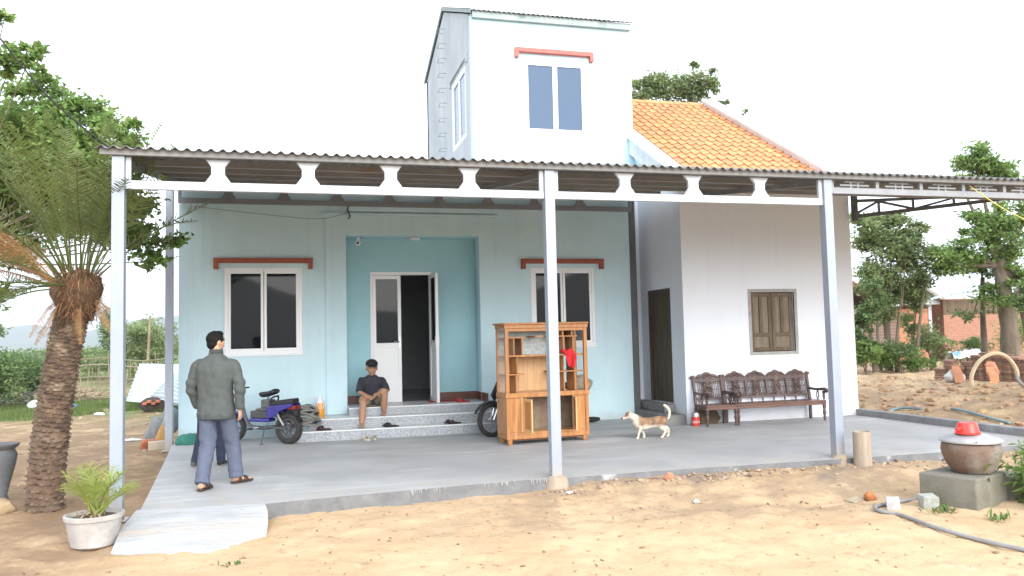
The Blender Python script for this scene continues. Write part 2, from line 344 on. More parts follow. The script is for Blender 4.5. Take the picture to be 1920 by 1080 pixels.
def ground_mat():
    m = bpy.data.materials.new('sandy yard earth'); m.use_nodes = True; t = m.node_tree; N = t.nodes; L = t.links; b = N['Principled BSDF']
    g = N.new('ShaderNodeNewGeometry'); pos = g.outputs['Position']
    b.inputs['Roughness'].default_value = .95; b.inputs['Specular IOR Level'].default_value = .2
    def noi(s, d=7, r=.62):
        n = N.new('ShaderNodeTexNoise'); n.inputs['Scale'].default_value = s; n.inputs['Detail'].default_value = d; n.inputs['Roughness'].default_value = r; L.new(pos, n.inputs['Vector']); return n.outputs['Fac']
    def rng_(v, a, b_, c=0, d=1, smooth=True):
        r = N.new('ShaderNodeMapRange'); r.interpolation_type = 'SMOOTHSTEP' if smooth else 'LINEAR'
        for k, x in zip(('From Min', 'From Max', 'To Min', 'To Max'), (a, b_, c, d)): r.inputs[k].default_value = x
        L.new(v, r.inputs['Value']); return r.outputs['Result']
    def mixc(f, a, b_):
        x = N.new('ShaderNodeMix'); x.data_type = 'RGBA'; L.new(f, x.inputs['Factor'])
        for k, c in (('A', a), ('B', b_)):
            if isinstance(c, tuple): x.inputs[k].default_value = (*c, 1)
            else: L.new(c, x.inputs[k])
        return x.outputs['Result']
    def mul(a, b_, op='MULTIPLY'):
        x = N.new('ShaderNodeMath'); x.operation = op; x.use_clamp = True
        for i, v in enumerate((a, b_)):
            if isinstance(v, (int, float)): x.inputs[i].default_value = v
            else: L.new(v, x.inputs[i])
        return x.outputs[0]
    sp = N.new('ShaderNodeSeparateXYZ'); L.new(pos, sp.inputs[0]); X, Y = sp.outputs['X'], sp.outputs['Y']
    c = mixc(rng_(noi(1.1), .36, .66), (.545, .395, .245), (.475, .325, .19))
    c = mixc(rng_(noi(9, 8, .7), .52, .72), c, (.43, .28, .155))
    # trodden, damp earth: a broken band along the patio and the left side of the yard
    wob = mul(noi(.55), .9, 'MULTIPLY')
    yy = N.new('ShaderNodeMath'); yy.operation = 'ADD'; L.new(Y, yy.inputs[0]); L.new(wob, yy.inputs[1])
    band = rng_(yy.outputs[0], -1.9, -1.0); right = rng_(X, -3.0, .8)
    damp = mul(mul(band, right), rng_(noi(1.7, 8, .7), .38, .6))
    left = mul(rng_(X, -4.0, -4.8), rng_(noi(1.2, 8, .7), .25, .55))
    c = mixc(mul(damp, .78), c, (.30, .215, .145)); c = mixc(mul(left, .92), c, (.235, .15, .09))
    pud = mul(rng_(noi(.9, 5), .60, .72), rng_(yy.outputs[0], -2.6, -1.2)); c = mixc(mul(pud, .85), c, (.24, .19, .155))
    grit = rng_(noi(38, 6, .75), .58, .70); c = mixc(mul(grit, .6), c, (.20, .135, .08)); c = mixc(mul(rng_(noi(4.5, 9, .75), .55, .66), .5), c, (.36, .25, .155)); c = mixc(mul(rng_(noi(2.2, 9, .7), .60, .72), .6), c, (.62, .485, .325))
    # pasture further off: grass cover over the earth
    dd = N.new('ShaderNodeVectorMath'); dd.operation = 'LENGTH'; L.new(pos, dd.inputs[0])
    lf = mul(rng_(Y, 9, 16), rng_(X, -4.5, -6))
    gr = mul(lf, rng_(noi(.35, 6), .40, .56)); far = rng_(dd.outputs['Value'], 26, 60)
    gm = mul(gr, far, 'MAXIMUM'); c = mixc(gm, c, mixc(rng_(noi(3), .35, .65), (.085, .125, .035), (.16, .19, .06)))
    L.new(c, b.inputs['Base Color'])
    bp = N.new('ShaderNodeBump'); bp.inputs['Strength'].default_value = .55; bp.inputs['Distance'].default_value = .03; L.new(noi(16, 10, .72), bp.inputs['Height']); L.new(bp.outputs[0], b.inputs['Normal'])
    return m
me = bpy.data.meshes.new('ground'); me.from_pydata(gv, [], gf); me.update()
link('ground', me, ground_mat(), smooth=True, kind='structure')

# ------------------------------------------------------------------ patio slab, ramp, kerb
front = [(-4.33, -.16), (-3.9, -.24), (-3.19, -.31), (-2.6, -.24), (-2.07, -.18), (-1.2, -.10), (-.4, -.04), (0, -.06), (.8, -.05), (1.7, -.06), (2.7, -.09), (3.67, -.12), (5.1, -.15), (6.4, -.06), (7.30, -.02)]
front = [tuple(crv([(a, b, 0) for a, b in front], 5)[i][:2]) for i in range(0, 5*(len(front)-1)+1)]
front = [(x, y+mnoise.noise(Vector((x*3, 0, 0)))*.018) for x, y in front]
poly = front+[(7.30, 4.19), (7.30, 5.58), (-4.78, 5.58), (-4.80, 5.16), (-4.62, 3.2), (-4.47, 1.5)]
s = MB(); s.prism(poly, -.4, 0, lambda u, v, a: (u, v, a))
slab = s.build('patio_floor', M_slab, kind='structure')
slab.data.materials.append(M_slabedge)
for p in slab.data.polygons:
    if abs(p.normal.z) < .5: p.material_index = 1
# white cement drips along the slab edge near the middle post
s = MB()
def ramp_pt(u, v):
    a = Vector((lerp(-4.36, -3.16, u), lerp(-.17, -.31, u), .004)); bl = Vector((lerp(-4.30, -3.13, u), -1.22+.18*u-.28*math.sin(PI*u)**.8, -.19))
    p = a.lerp(bl, v); p.z += .045*math.sin(PI*v)*(1-v*.4) + .014*mnoise.noise(Vector((p.x*2.2, p.y*2.2, 4)))*min(1, 4*v)
    if u == 1: p.x += .03*math.sin(PI*v)
    p.x += -.09*(1-u)*math.sin(PI*v*.5)
    return p
NU, NV = 26, 22
vs_ = [ramp_pt(i/NU, j/NV) for j in range(NV+1) for i in range(NU+1)]; fs = [(j*(NU+1)+i, (j+1)*(NU+1)+i, (j+1)*(NU+1)+i+1, j*(NU+1)+i+1) for j in range(NV) for i in range(NU)]
rim = [i for i in range(NU+1)]+[j*(NU+1)+NU for j in range(1, NV+1)]+[NV*(NU+1)+i for i in range(NU-1, -1, -1)]+[j*(NU+1) for j in range(NV-1, 0, -1)]
b0 = len(vs_); vs_ += [Vector((vs_[i].x, vs_[i].y, -.3)) for i in rim]
fs += [(rim[k], rim[(k+1) % len(rim)], b0+(k+1) % len(rim), b0+k) for k in range(len(rim))]
s.add(vs_, fs); s.build('cement_ramp', M_ramp, smooth='auto', kind='structure')
s = MB(); s.prism([(7.30, -.2), (7.48, -.2), (7.46, 4.6), (7.30, 4.6)], -.3, .11, lambda u, v, a: (u, v, a+.004*mnoise.noise(Vector((u, v*3, 0)))))
s.build('kerb', mat('kerb cement', (.30, .30, .30), (.22, .225, .23), 4, .9, .4, 30, c3=(.42, .42, .41), s3=1.5), bevel=.01, kind='structure')

# ------------------------------------------------------------------ wall builder
def wall(xs, zs, holes, y0, y1, fn=lambda u, a, z: (u, a, z)):
    "a slab of wall over xs[0]..xs[-1], zs[0]..zs[-1] with rectangular holes (x0,x1,z0,z1), thickness y0..y1"
    X = sorted(set([*xs, *[h[0] for h in holes], *[h[1] for h in holes]])); Z = sorted(set([*zs, *[h[2] for h in holes], *[h[3] for h in holes]]))
    def solid(i, k):
        if i < 0 or k < 0 or i >= len(X)-1 or k >= len(Z)-1: return False
        cx, cz = (X[i]+X[i+1])/2, (Z[k]+Z[k+1])/2
        return not any(h[0] < cx < h[1] and h[2] < cz < h[3] for h in holes)
    m = MB(); idx = {}
    def V(i, k, a):
        if (i, k, a) not in idx: idx[(i, k, a)] = len(m.v); m.v.append(Vector(fn(X[i], y1 if a else y0, Z[k])))
        return idx[(i, k, a)]
    for i in range(len(X)-1):
        for k in range(len(Z)-1):
            if not solid(i, k): continue
            m.f.append((V(i,k,0), V(i+1,k,0), V(i+1,k+1,0), V(i,k+1,0))); m.f.append((V(i,k,1), V(i,k+1,1), V(i+1,k+1,1), V(i+1,k,1)))
            if not solid(i-1, k): m.f.append((V(i,k,0), V(i,k+1,0), V(i,k+1,1), V(i,k,1)))
            if not solid(i+1, k): m.f.append((V(i+1,k,0), V(i+1,k,1), V(i+1,k+1,1), V(i+1,k+1,0)))
            if not solid(i, k-1): m.f.append((V(i,k,0), V(i,k,1), V(i+1,k,1), V(i+1,k,0)))
            if not solid(i, k+1): m.f.append((V(i,k+1,0), V(i+1,k+1,0), V(i+1,k+1,1), V(i,k+1,1)))
    return m
def window(parent, x0, x1, z0, z1, y, gl, name='window', fn=lambda u, a, z: (u, a, z), lab=None):
    "two-leaf plastic window: outer frame with leaf frames and panes as sub-parts"
    def B(m, a, b, c, d, e, f):
        vs = [fn(*q) for q in ((a,c,e),(b,c,e),(b,d,e),(a,d,e),(a,c,f),(b,c,f),(b,d,f),(a,d,f))]
        m.add(vs, [(0,3,2,1),(4,5,6,7),(0,1,5,4),(1,2,6,5),(2,3,7,6),(3,0,4,7)])
    t = .055; m = MB()
    B(m, x0, x1, y-.02, y+.06, z0, z0+t); B(m, x0, x1, y-.02, y+.06, z1-t, z1)
    B(m, x0, x0+t, y-.02, y+.06, z0+t, z1-t); B(m, x1-t, x1, y-.02, y+.06, z0+t, z1-t)
    fr = m.build(name, M_upvc, parent, bevel=.004)
    mid = (x0+x1)/2
    for a, b in ((x0+t, mid-.004), (mid+.004, x1-t)):
        m = MB(); k = .045
        B(m, a, b, y-.008, y+.045, z0+t, z0+t+k); B(m, a, b, y-.008, y+.045, z1-t-k, z1-t); B(m, a, a+k, y-.008, y+.045, z0+t+k, z1-t-k); B(m, b-k, b, y-.008, y+.045, z0+t+k, z1-t-k)
        m.build('leaf_frame', M_upvc, fr, bevel=.003)
        m = MB(); B(m, a+k-.004, b-k+.004, y+.012, y+.022, z0+t+k-.004, z1-t-k+.004); m.build('pane', gl, fr)
    return fr
def hood(parent, x0, x1, zt, y, m_, proj=.09, fn=lambda u, a, z: (u, a, z)):
    m = MB(); k = .075
    pts = [(x0, zt-.19), (x0+k, zt-.19), (x0+k, zt-.085), (x1-k, zt-.085), (x1-k, zt-.19), (x1, zt-.19), (x1, zt), (x0, zt)]
    m.prism(pts, y-proj, y+.02, lambda u, v, a: fn(u, a, v)); m.build('window_hood', m_, parent, bevel=.004)

# ------------------------------------------------------------------ blue house with its stair tower
YF = 5.58
H = thing('blue_house', 'light blue plastered house with a recessed porch and a tall white stair tower', 'house', (-.7, YF, 0), world=True)
wl = (-4.035, -2.76, 1.415, 2.90); wr = (1.40, 2.66, 1.415, 2.90); po = (-2.0, .40, .47, 3.48)
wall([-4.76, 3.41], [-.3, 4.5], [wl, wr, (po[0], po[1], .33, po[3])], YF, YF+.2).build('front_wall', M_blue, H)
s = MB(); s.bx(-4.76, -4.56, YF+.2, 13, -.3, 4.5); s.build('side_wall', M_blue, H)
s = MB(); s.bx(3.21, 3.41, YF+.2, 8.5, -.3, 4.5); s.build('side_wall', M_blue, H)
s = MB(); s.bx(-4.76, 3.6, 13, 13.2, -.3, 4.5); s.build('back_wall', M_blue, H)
s = MB(); s.bx(-4.78, 3.43, YF-.02, 13.22, 4.5, 4.65); s.build('flat_roof', M_cem, H)
# raised surround of the porch, left and right pilasters and the head
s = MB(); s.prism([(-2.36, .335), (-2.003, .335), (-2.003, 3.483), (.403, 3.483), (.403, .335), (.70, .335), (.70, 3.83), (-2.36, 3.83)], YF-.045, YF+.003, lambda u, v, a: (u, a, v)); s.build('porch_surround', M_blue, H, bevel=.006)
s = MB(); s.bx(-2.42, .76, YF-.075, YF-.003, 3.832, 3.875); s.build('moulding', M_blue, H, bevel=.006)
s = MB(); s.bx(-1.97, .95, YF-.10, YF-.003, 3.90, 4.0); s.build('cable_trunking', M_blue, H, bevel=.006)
# porch recess
YB = 5.95; dl, dr = -1.56, -.43
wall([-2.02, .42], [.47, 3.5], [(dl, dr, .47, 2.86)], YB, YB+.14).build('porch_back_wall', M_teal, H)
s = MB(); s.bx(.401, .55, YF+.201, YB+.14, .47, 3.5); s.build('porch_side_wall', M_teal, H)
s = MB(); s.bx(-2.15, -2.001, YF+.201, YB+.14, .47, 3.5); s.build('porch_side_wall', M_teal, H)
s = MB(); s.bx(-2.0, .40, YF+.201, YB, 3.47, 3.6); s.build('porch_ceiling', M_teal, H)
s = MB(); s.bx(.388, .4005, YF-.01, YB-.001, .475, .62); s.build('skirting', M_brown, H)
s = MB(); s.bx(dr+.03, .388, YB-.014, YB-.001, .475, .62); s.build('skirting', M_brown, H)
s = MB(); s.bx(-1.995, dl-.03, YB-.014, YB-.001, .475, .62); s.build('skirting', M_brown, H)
s = MB(); s.lathe([(.09, 0), (.10, -.012), (.085, -.04), (.02, -.05)], (-.75, 5.76, 3.468), 20); s.build('ceiling_lamp', M_upvc, H, smooth='auto')
# security camera
s = MB(); s.ell((-1.78, 5.72, 3.36), (.05, .05, .05)); c_ = s.build('security_camera', M_upvc, H, smooth=True)
s = MB(); s.ell((-1.785, 5.68, 3.355), (.022, .02, .022)); s.build('lens', M_black, c_, smooth=True)
s = MB(); s.lathe([(.03, 0), (.03, .07)], (-1.78, 5.74, 3.40), 10); s.build('bracket', M_upvc, c_)
# steps
def step(x0, x1, y0, y1, z0, z1):
    m = MB(); m.bx(x0, x1, y0, y1, z0, z1-.022); st = m.build('step', M_granite, H)
    m = MB(); m.bx(x0-.008, x1+.008, y0-.014, y1, z1-.0215, z1); m.build('nosing', M_gredge, st, bevel=.004)
step(-2.93, .95, 4.60, YF-.002, -.2, .165); step(-2.66, .72, 4.87, YF-.004, .166, .33); step(-1.998, .398, 5.14, 5.95, .331, .471)
s = MB(); s.bx(.399, .43, 5.14, YF-.05, .335, .62); s.build('skirting', M_brown, H)
# room behind the door
s = MB(); s.bx(-4.5, 3.2, YB+.145, 12.9, .40, .465); s.build('room_floor', mat('room floor tile', (.40, .42, .42), (.34, .36, .37), 3, .25), H)
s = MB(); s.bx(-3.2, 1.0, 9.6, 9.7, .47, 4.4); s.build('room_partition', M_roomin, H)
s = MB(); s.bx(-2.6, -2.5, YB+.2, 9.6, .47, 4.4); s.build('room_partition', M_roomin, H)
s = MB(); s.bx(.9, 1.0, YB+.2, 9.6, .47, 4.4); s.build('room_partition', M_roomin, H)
# windows and hoods of the facade
window(H, *wl, YF+.02, M_glassd); window(H, *wr, YF+.02, M_glassd)
hood(H, -4.205, -2.575, 3.065, YF-.001, M_red); hood(H, 1.21, 2.84, 3.065, YF-.001, M_red)
s = MB(); s.bx(-4.05, -2.745, YF-.028, YF+.01, 1.385, 1.414); s.build('window_sill', M_upvc, H, bevel=.004)
s = MB(); s.bx(1.385, 2.675, YF-.028, YF+.01, 1.385, 1.414); s.build('window_sill', M_upvc, H, bevel=.004)
# double door: left leaf shut, right leaf open to the outside
s = MB(); s.bx(dl+.002, dr-.002, YB-.012, YB+.07, 2.80, 2.858); s.bx(dl+.002, dl+.045, YB-.012, YB+.07, .472, 2.80); s.bx(dr-.045, dr-.002, YB-.012, YB+.07, .472, 2.80)
s.build('door_frame', M_upvc, H, bevel=.004)
def door_leaf(nm, M, lab):
    m = MB(); wd, h = .515, 2.32
    for a in ((0, wd, 0, .05, 1.0, 1.08), (0, wd, 0, .05, h-.07, h), (0, .06, 0, .05, 1.08, h-.07), (wd-.06, wd, 0, .05, 1.08, h-.07), (0, wd, 0, .05, 0, .09), (0, .06, 0, .05, .09, 1.0), (wd-.06, wd, 0, .05, .09, 1.0)): m.bx(*a, M=M)
    d = m.build(nm, M_upvc, H, bevel=.003, label=lab)
    m = MB(); m.bx(.055, wd-.055, .018, .03, 1.075, h-.065, M=M); m.build('pane', M_glassd, d)
    m = MB(); m.bx(.058, wd-.058, .012, .038, .085, 1.005, M=M); m.build('panel', M_upvc, d)
    m = MB(); m.bx(wd-.045, wd-.018, -.012, .062, 1.0, 1.18, M=M); m.tube([M @ Vector(q) for q in ((wd-.03, -.055, 1.1), (wd-.14, -.055, 1.1))], .011, 8); m.tube([M @ Vector(q) for q in ((wd-.03, -.055, 1.1), (wd-.03, .0, 1.1))], .011, 8)
    m.tube([M @ Vector(q) for q in ((wd-.03, .10, 1.1), (wd-.14, .10, 1.1))], .011, 8); m.tube([M @ Vector(q) for q in ((wd-.03, .10, 1.1), (wd-.03, .05, 1.1))], .011, 8)
    m.build('handle', M_chrome, d, smooth='auto'); return d
door_leaf('door', T(dl+.047, YB-.005, .475), 'white door leaf standing shut with a dark glass pane')
door_leaf('door', T(dr-.047, YB-.012, .475) @ RZ(math.radians(-86)), 'white door leaf swung open towards the porch')
# tower
TX0, TX1, TY0, TYR, TY1 = .46, 3.80, 6.1, 9.0, 11.6
ZE, ZR, ZB = 7.93, 9.17, 8.33
tw = (1.50, 2.815, 5.61, 7.09)
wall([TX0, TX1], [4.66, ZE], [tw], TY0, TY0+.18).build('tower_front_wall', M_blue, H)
sw = (6.72, 8.15, 5.66, 7.12)
m = wall([TY0+.18, TYR, TY1], [4.66, ZE], [sw], TX0, TX0+.18, fn=lambda u, a, z: (a, u, z)); m.prism([(TY0+.18, ZE+.002), (TY0+.18, ZE+.06), (TYR, ZR-.04), (TY1, ZB-.04), (TY1, ZE+.002)], TX0, TX0+.18, lambda u, v, a: (a, u, v))
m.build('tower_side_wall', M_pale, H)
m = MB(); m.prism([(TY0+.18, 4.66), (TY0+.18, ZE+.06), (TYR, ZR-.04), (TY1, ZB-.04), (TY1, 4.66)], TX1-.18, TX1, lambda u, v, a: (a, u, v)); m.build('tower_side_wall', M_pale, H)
m = MB(); m.bx(TX0, TX1, TY1-.18, TY1-.001, 4.66, ZB-.05); m.build('tower_back_wall', M_pale, H)
window(H, *tw, TY0+.02, M_glassb); hood(H, 1.325, 2.96, 7.30, TY0-.001, M_redup)
fx = lambda u, a, z: (a, u, z)
window(H, *sw, TX0+.02, M_glassb, fn=fx); hood(H, 6.5, 8.32, 7.30, TX0-.001, M_pale, proj=.035, fn=fx)
def corr(x0, x1, pts, per=.115, amp=.014, th=.006):
    "corrugated sheet: waves across x, swept along pts (y,z)"
    n = int((x1-x0)/per*8); rg = []
    for (y, z) in pts:
        up = []; dn = []
        for i in range(n+1):
            x = x0+(x1-x0)*i/n; ph = (x/per) % 1; c = (.5+.5*math.cos(2*PI*ph))**1.6*2*amp
            up.append((x, y, z+c)); dn.append((x, y, z+c-th))
        rg.append(up+dn[::-1])
    m = MB(); m.rings(rg); return m
def roof_line(y):
    return lerp(ZE+.02, ZR, (y-TY0)/(TYR-TY0)) if y <= TYR else lerp(ZR, ZB, (y-TYR)/(TY1-TYR))
ov = -.05
for i in range(4):
    x0 = TX0+ov+i*.86; m = corr(x0, min(x0+.89, TX1+.03), [(5.98, roof_line(5.98)+.05+.003*i), (TYR+.02, ZR+.06+.003*i)], .1); m.build('roof_sheet', M_sheet, H, smooth='auto')
    m = corr(x0, min(x0+.89, TX1+.03), [(TYR-.02, ZR+.055+.003*i), (TY1+.15, roof_line(TY1)+.0+.003*i)], .1); m.build('roof_sheet', M_sheet, H, smooth='auto')
m = MB(); m.bx(TX0+.015, TX1-.01, 6.02, 6.09, ZE-.10, ZE+.03); m.build('fascia', mat('grey green fascia', (.40, .46, .45), (.30, .36, .35), 4, .8, .2, c3=(.16, .19, .18), s3=2.2), H)
m = MB()
for a, b in (((TY0-.12, ZE+.01), (TYR, ZR+.04)), ((TYR, ZR+.04), (TY1+.15, ZB+.02))): m.bar((TX0-.035, a[0], a[1]), (TX0-.035, b[0], b[1]), .03, .09)
m.build('verge_trim', mat('grey green verge', (.30, .35, .35), (.24, .28, .28), 4, .8), H)
for i in range(10):
    z = 5.55+i*.345; m = MB(); yc = 8.95
    m.tube(crv([(TX0+.01, yc-.15, z+.01), (TX0-.15, yc-.15, z), (TX0-.15, yc+.15, z), (TX0+.01, yc+.15, z+.01)], 1), .008, 6); m.build('ladder_rung', mat('weathered rebar', (.34, .34, .34), (.26, .25, .24), 9, .8), H)

# ------------------------------------------------------------------ white house with the tiled roof
Wt = thing('white_house', 'whitewashed house with orange tiled roof, wooden shutter and side door', 'house', (5.6, 4.19, 0), world=True)
WY = 4.195; WX0, WX1 = 3.81, 7.36
sh = (5.17, 6.07, 1.235, 2.325)
wall([WX0, WX1], [-.3, 4.28], [sh], WY, WY+.2).build('front_wall', M_white, Wt)
dw = (4.70, 5.66, .33, 2.45)
wall([WY+.2, 9.4, 12.5], [-.3, 4.28], [dw], WX0, WX0+.2, fn=fx).build('side_wall', M_white, Wt)
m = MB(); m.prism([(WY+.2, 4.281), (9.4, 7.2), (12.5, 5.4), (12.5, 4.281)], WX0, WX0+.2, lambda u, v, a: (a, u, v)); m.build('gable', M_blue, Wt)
m = MB(); m.prism([(WY+.2, -.3), (WY+.2, 4.33), (9.4, 7.2), (12.5, 5.4), (12.5, -.3)], WX1-.2, WX1, lambda u, v, a: (a, u, v)); m.build('side_wall', M_white, Wt)
m = MB(); m.bx(WX0+.2, WX1-.2, 12.3, 12.5, -.3, 5.4); m.build('back_wall', M_white, Wt)
m = MB(); m.bx(3.412, 3.808, 6.0, 6.1, -.3, 4.5); m.build('link_wall', M_white, Wt)
m = MB(); m.bx(3.43, 3.56, 5.60, 5.72, 0, 4.4); m.build('corner_post', M_dsteel, Wt, bevel=.01)
# wooden shutter in its cement reveal
M_wood_old = mat('weathered brown wood', (.17, .125, .085), (.10, .07, .045), 5, .8, .3, 25, stretch=(4, 4, .35), c3=(.24, .19, .14), s3=3)
m = MB()
for a in ((sh[0]-.06, sh[0], sh[2]-.06, sh[3]+.06), (sh[1], sh[1]+.06, sh[2]-.06, sh[3]+.06), (sh[0], sh[1], sh[2]-.06, sh[2]), (sh[0], sh[1], sh[3], sh[3]+.06)):
    m.bx(a[0], a[1], WY-.006, WY+.03, a[2], a[3])
m.build('cement_reveal', mat('stained cement', (.42, .41, .40), (.32, .31, .30), 9, .9, .5, 30), Wt)
xm = (sh[0]+sh[1])/2
for x0, x1, flip in ((sh[0]+.012, xm-.004, 0), (xm+.004, sh[1]-.012, 1)):
    z0, z1 = sh[2]+.01, sh[3]-.01; m = MB(); k = .065; ym, yM = WY+.045, WY+.085
    zc = z0+.30
    m.bx(x0, x0+k, ym, yM, z0, z1); m.bx(x1-k, x1, ym, yM, z0, z1); m.bx(x0+k, x1-k, ym, yM, z0, z0+.07); m.bx(x0+k, x1-k, ym, yM, z1-.07, z1); m.bx(x0+k, x1-k, ym, yM, zc-.035, zc+.035)
    xc = (x0+x1)/2; m.bx(xc-.035, xc+.035, ym, yM, zc+.035, z1-.07)
    f = m.build('shutter', M_wood_old, Wt, bevel=.006)
    for a in ((x0+k, xc-.035, zc+.035, z1-.07), (xc+.035, x1-k, zc+.035, z1-.07), (x0+k, x1-k, z0+.07, zc-.035)):
        m = MB(); m.bx(a[0]-.005, a[1]+.005, ym+.022, yM-.004, a[2]-.005, a[3]+.005); m.build('panel', mat('pale worn panel wood', (.27, .22, .165), (.17, .13, .09), 6, .8, .3, 30, stretch=(5, 5, .3)), f)
# side door with its plank leaves and steps
m = MB()
for u0, u1, z0, z1 in ((dw[0], dw[0]+.05, dw[2], dw[3]), (dw[1]-.05, dw[1], dw[2], dw[3]), (dw[0]+.05, dw[1]-.05, dw[3]-.06, dw[3])): m.bx(WX0-.004, WX0+.1, u0, u1, z0, z1)
M_doorw = mat('dark brown door wood', (.10, .072, .045), (.06, .04, .025), 5, .7, .3, 25, stretch=(4, 4, .3))
fr = m.build('door', M_doorw, Wt)
ym_ = (dw[0]+dw[1])/2
for u0, u1 in ((dw[0]+.052, ym_-.003), (ym_+.003, dw[1]-.052)):
    m = MB(); m.bx(WX0+.03, WX0+.065, u0, u1, dw[2]+.012, dw[3]-.062); lf = m.build('leaf', M_doorw, fr)
    for k in range(3):
        w_ = (u1-u0)/3; m = MB(); m.bx(WX0+.018, WX0+.031, u0+k*w_+.006, u0+(k+1)*w_-.006, dw[2]+.02, dw[3]-.07); 
        if k != 1: m.build('plank', M_doorw, fr, bevel=.004)
M_step2 = mat('dark cement step', (.235, .23, .225), (.17, .17, .168), 4, .9, .4, 30)
m = MB(); m.bx(3.415, 3.808, 4.22, 5.99, -.1, .17); m.build('door_step', M_step2, Wt, bevel=.02)
m = MB(); m.bx(3.58, 3.807, 4.62, 5.98, .171, .32); m.build('door_step', M_step2, Wt, bevel=.02)
# tiled roof slope
RS = math.atan(.592); RZ0, RY0 = 4.35, 4.25
ridge_y = 9.40; SL = (ridge_y-RY0)/math.cos(RS)
roofM = T(0, RY0, RZ0) @ RX(RS)
m = MB(); m.bx(3.98, 7.2, 0, SL, -.10, -.03, M=roofM); rf = m.build('roof', mat('roof batten timber', (.2, .14, .09), None, 5, .8), Wt)
M_tile = mat('orange clay roof tile', (.60, .30, .135), (.54, .25, .11), 7, .85, .25, 40, rand=.11, c3=(.62, .34, .17), s3=3)
def tile_mesh():
    m = MB(); w_, l, th = .205, .375, .014; rg = []
    for v in (0, l):
        up = []; dn = []
        for i in range(9):
            u = i/8; h = .018*math.cos(2*PI*u)+.012*math.exp(-((u-.0)/.12)**2); lift = .030*(1-v/l)
            up.append((u*w_-w_/2, v, h+lift+.012)); dn.append((u*w_-w_/2, v, h+lift+.012-th))
        rg.append(up+dn[::-1])
    m.rings(rg); me = m.mesh('roof_tile'); b = bmesh.new(); b.from_mesh(me); bmesh.ops.recalc_face_normals(b, faces=b.faces); b.to_mesh(me); b.free()
    me.materials.append(M_tile); me.polygons.foreach_set('use_smooth', [True]*len(me.polygons)); me.set_sharp_from_angle(angle=math.radians(50)); return me
tme = tile_mesh(); gauge = .325; NR = 19; NC = 15; cw = 3.18/NC
for r_ in range(NR):
    for c in range(NC):
        y = SL-.06-(r_+1)*gauge
        j = lambda a: (rnd.random()-.5)*a
        place(None, tme, 'roof_tile', rf, roofM @ T(4.02+cw*(c+.5)+j(.006), y+j(.012), j(.004)) @ RZ(j(.02)) @ RX(j(.012)))
for k in range(8):
    x0 = 3.99+k*.40; m = MB(); rg = []
    for x, r_ in ((x0, .105), (x0+.42, .09)):
        rg.append([(x, ridge_y+math.cos(a)*r_*1.1, roofM.to_translation().z+SL*math.sin(RS)-.02+math.sin(a)*r_) for a in np.linspace(0, PI, 8)]+[(x, ridge_y-.07, RZ0+SL*math.sin(RS)-.05)])
    m.rings(rg); m.build('ridge_tile', M_tile, Wt)
m = MB(); m.bx(3.98, 7.2, 0, 4, -.08, .02, M=T(0, ridge_y, RZ0+SL*math.sin(RS)) @ RX(-RS)); m.build('rear_slope', M_tile, Wt)
M_par = mat('white parapet cement', (.70, .71, .74), (.60, .61, .65), 3, .85, .2, 40, c3=(.5, .51, .54), s3=1.5)
for xa, xb in ((7.20, 7.46), (3.70, 3.96)):
    for nm, dz0, dz1, ex in (('parapet', -.15, .13, 0.), ('coping', .1305, .185, .05)):
        m = MB()
        m.bx(xa-ex, xb+ex, -.10, SL+.02, dz0, dz1, M=roofM); m.build(nm, M_par, Wt, bevel=.008)
# ------------------------------------------------------------------ steel canopy over the patio
K = thing('steel_canopy', 'long corrugated steel canopy on pale steel posts over the patio', 'canopy', (0, 0, 0), world=True)
SLP = .137
def cz(y): return 3.605+SLP*y
PX = [-4.575, 0, 3.735]
def post(x, y, z0, z1, m_=M_galv):
    m = MB(); m.bx(x-.06, x+.06, y-.06, y+.06, z0, z1); o = m.build('post', m_, K, bevel=.006)
    m = MB(); m.bx(x-.10, x+.10, y-.10, y+.10, z0-.0, z0+.012); m.build('base_plate', M_galv, o); return o
for x, z0 in zip(PX, (-.12, -.03, -.06)): post(x, 0, z0, 3.53)
post(-4.88, 5.42, -.12, 4.2)
# footing lumps
M_foot = mat('rough footing cement', (.42, .35, .27), (.32, .25, .18), 5, .95, .6, 20)
for x, r_ in ((0, .115), (3.735, .10)):
    m = MB(); m.lathe([(r_*1.25, -.25), (r_*1.2, -.06), (r_, .0), (r_*.7, .03)], (x, -.03, 0), 12)
    for v in m.v: v += Vector((mnoise.noise(v*9)*.03, mnoise.noise(v*9+Vector((5, 0, 0)))*.03, mnoise.noise(v*7)*.02))
    m.build('footing', M_foot, K, smooth='auto')
def truss(x0, x1, y, zt, spans, mt, ends=True):
    "bottom chord, end verticals and hourglass brackets between chord and fascia"
    zb = zt-.33
    m = MB(); m.bx(x0, x1, y-.025, y+.025, zb-.0, zb+.088); m.build('bottom_chord', mt, K, bevel=.004)
    if ends:
        for xx in (x0+.026, x1-.026):
            m = MB(); m.bx(xx-.026, xx+.026, y-.022, y+.022, zb+.0885, zt-.001); m.build('end_upright', mt, K, bevel=.004)
    a = zb+.0885; h = zt-a
    for xc in spans:
        wt, wn = .128, .068
        pl = [(xc-wt, a), (xc+wt, a), (xc+wn, a+h*.34), (xc+wn, a+h*.68), (xc+wt*.96, a+h), (xc-wt*.96, a+h), (xc-wn, a+h*.68), (xc-wn, a+h*.34)]
        m = MB(); m.prism(pl, y-.022, y+.022, lambda u, v, a_: (u, a_, v)); m.build('hourglass_bracket', mt, K, bevel=.003)
ZT = 3.53
truss(PX[0]+.062, PX[1]-.062, 0, ZT, [-3.625, -2.71, -1.826, -.941], M_steelw)
truss(PX[1]+.062, PX[2]-.062, 0, ZT, [.958, 1.857, 2.777], M_steelw)
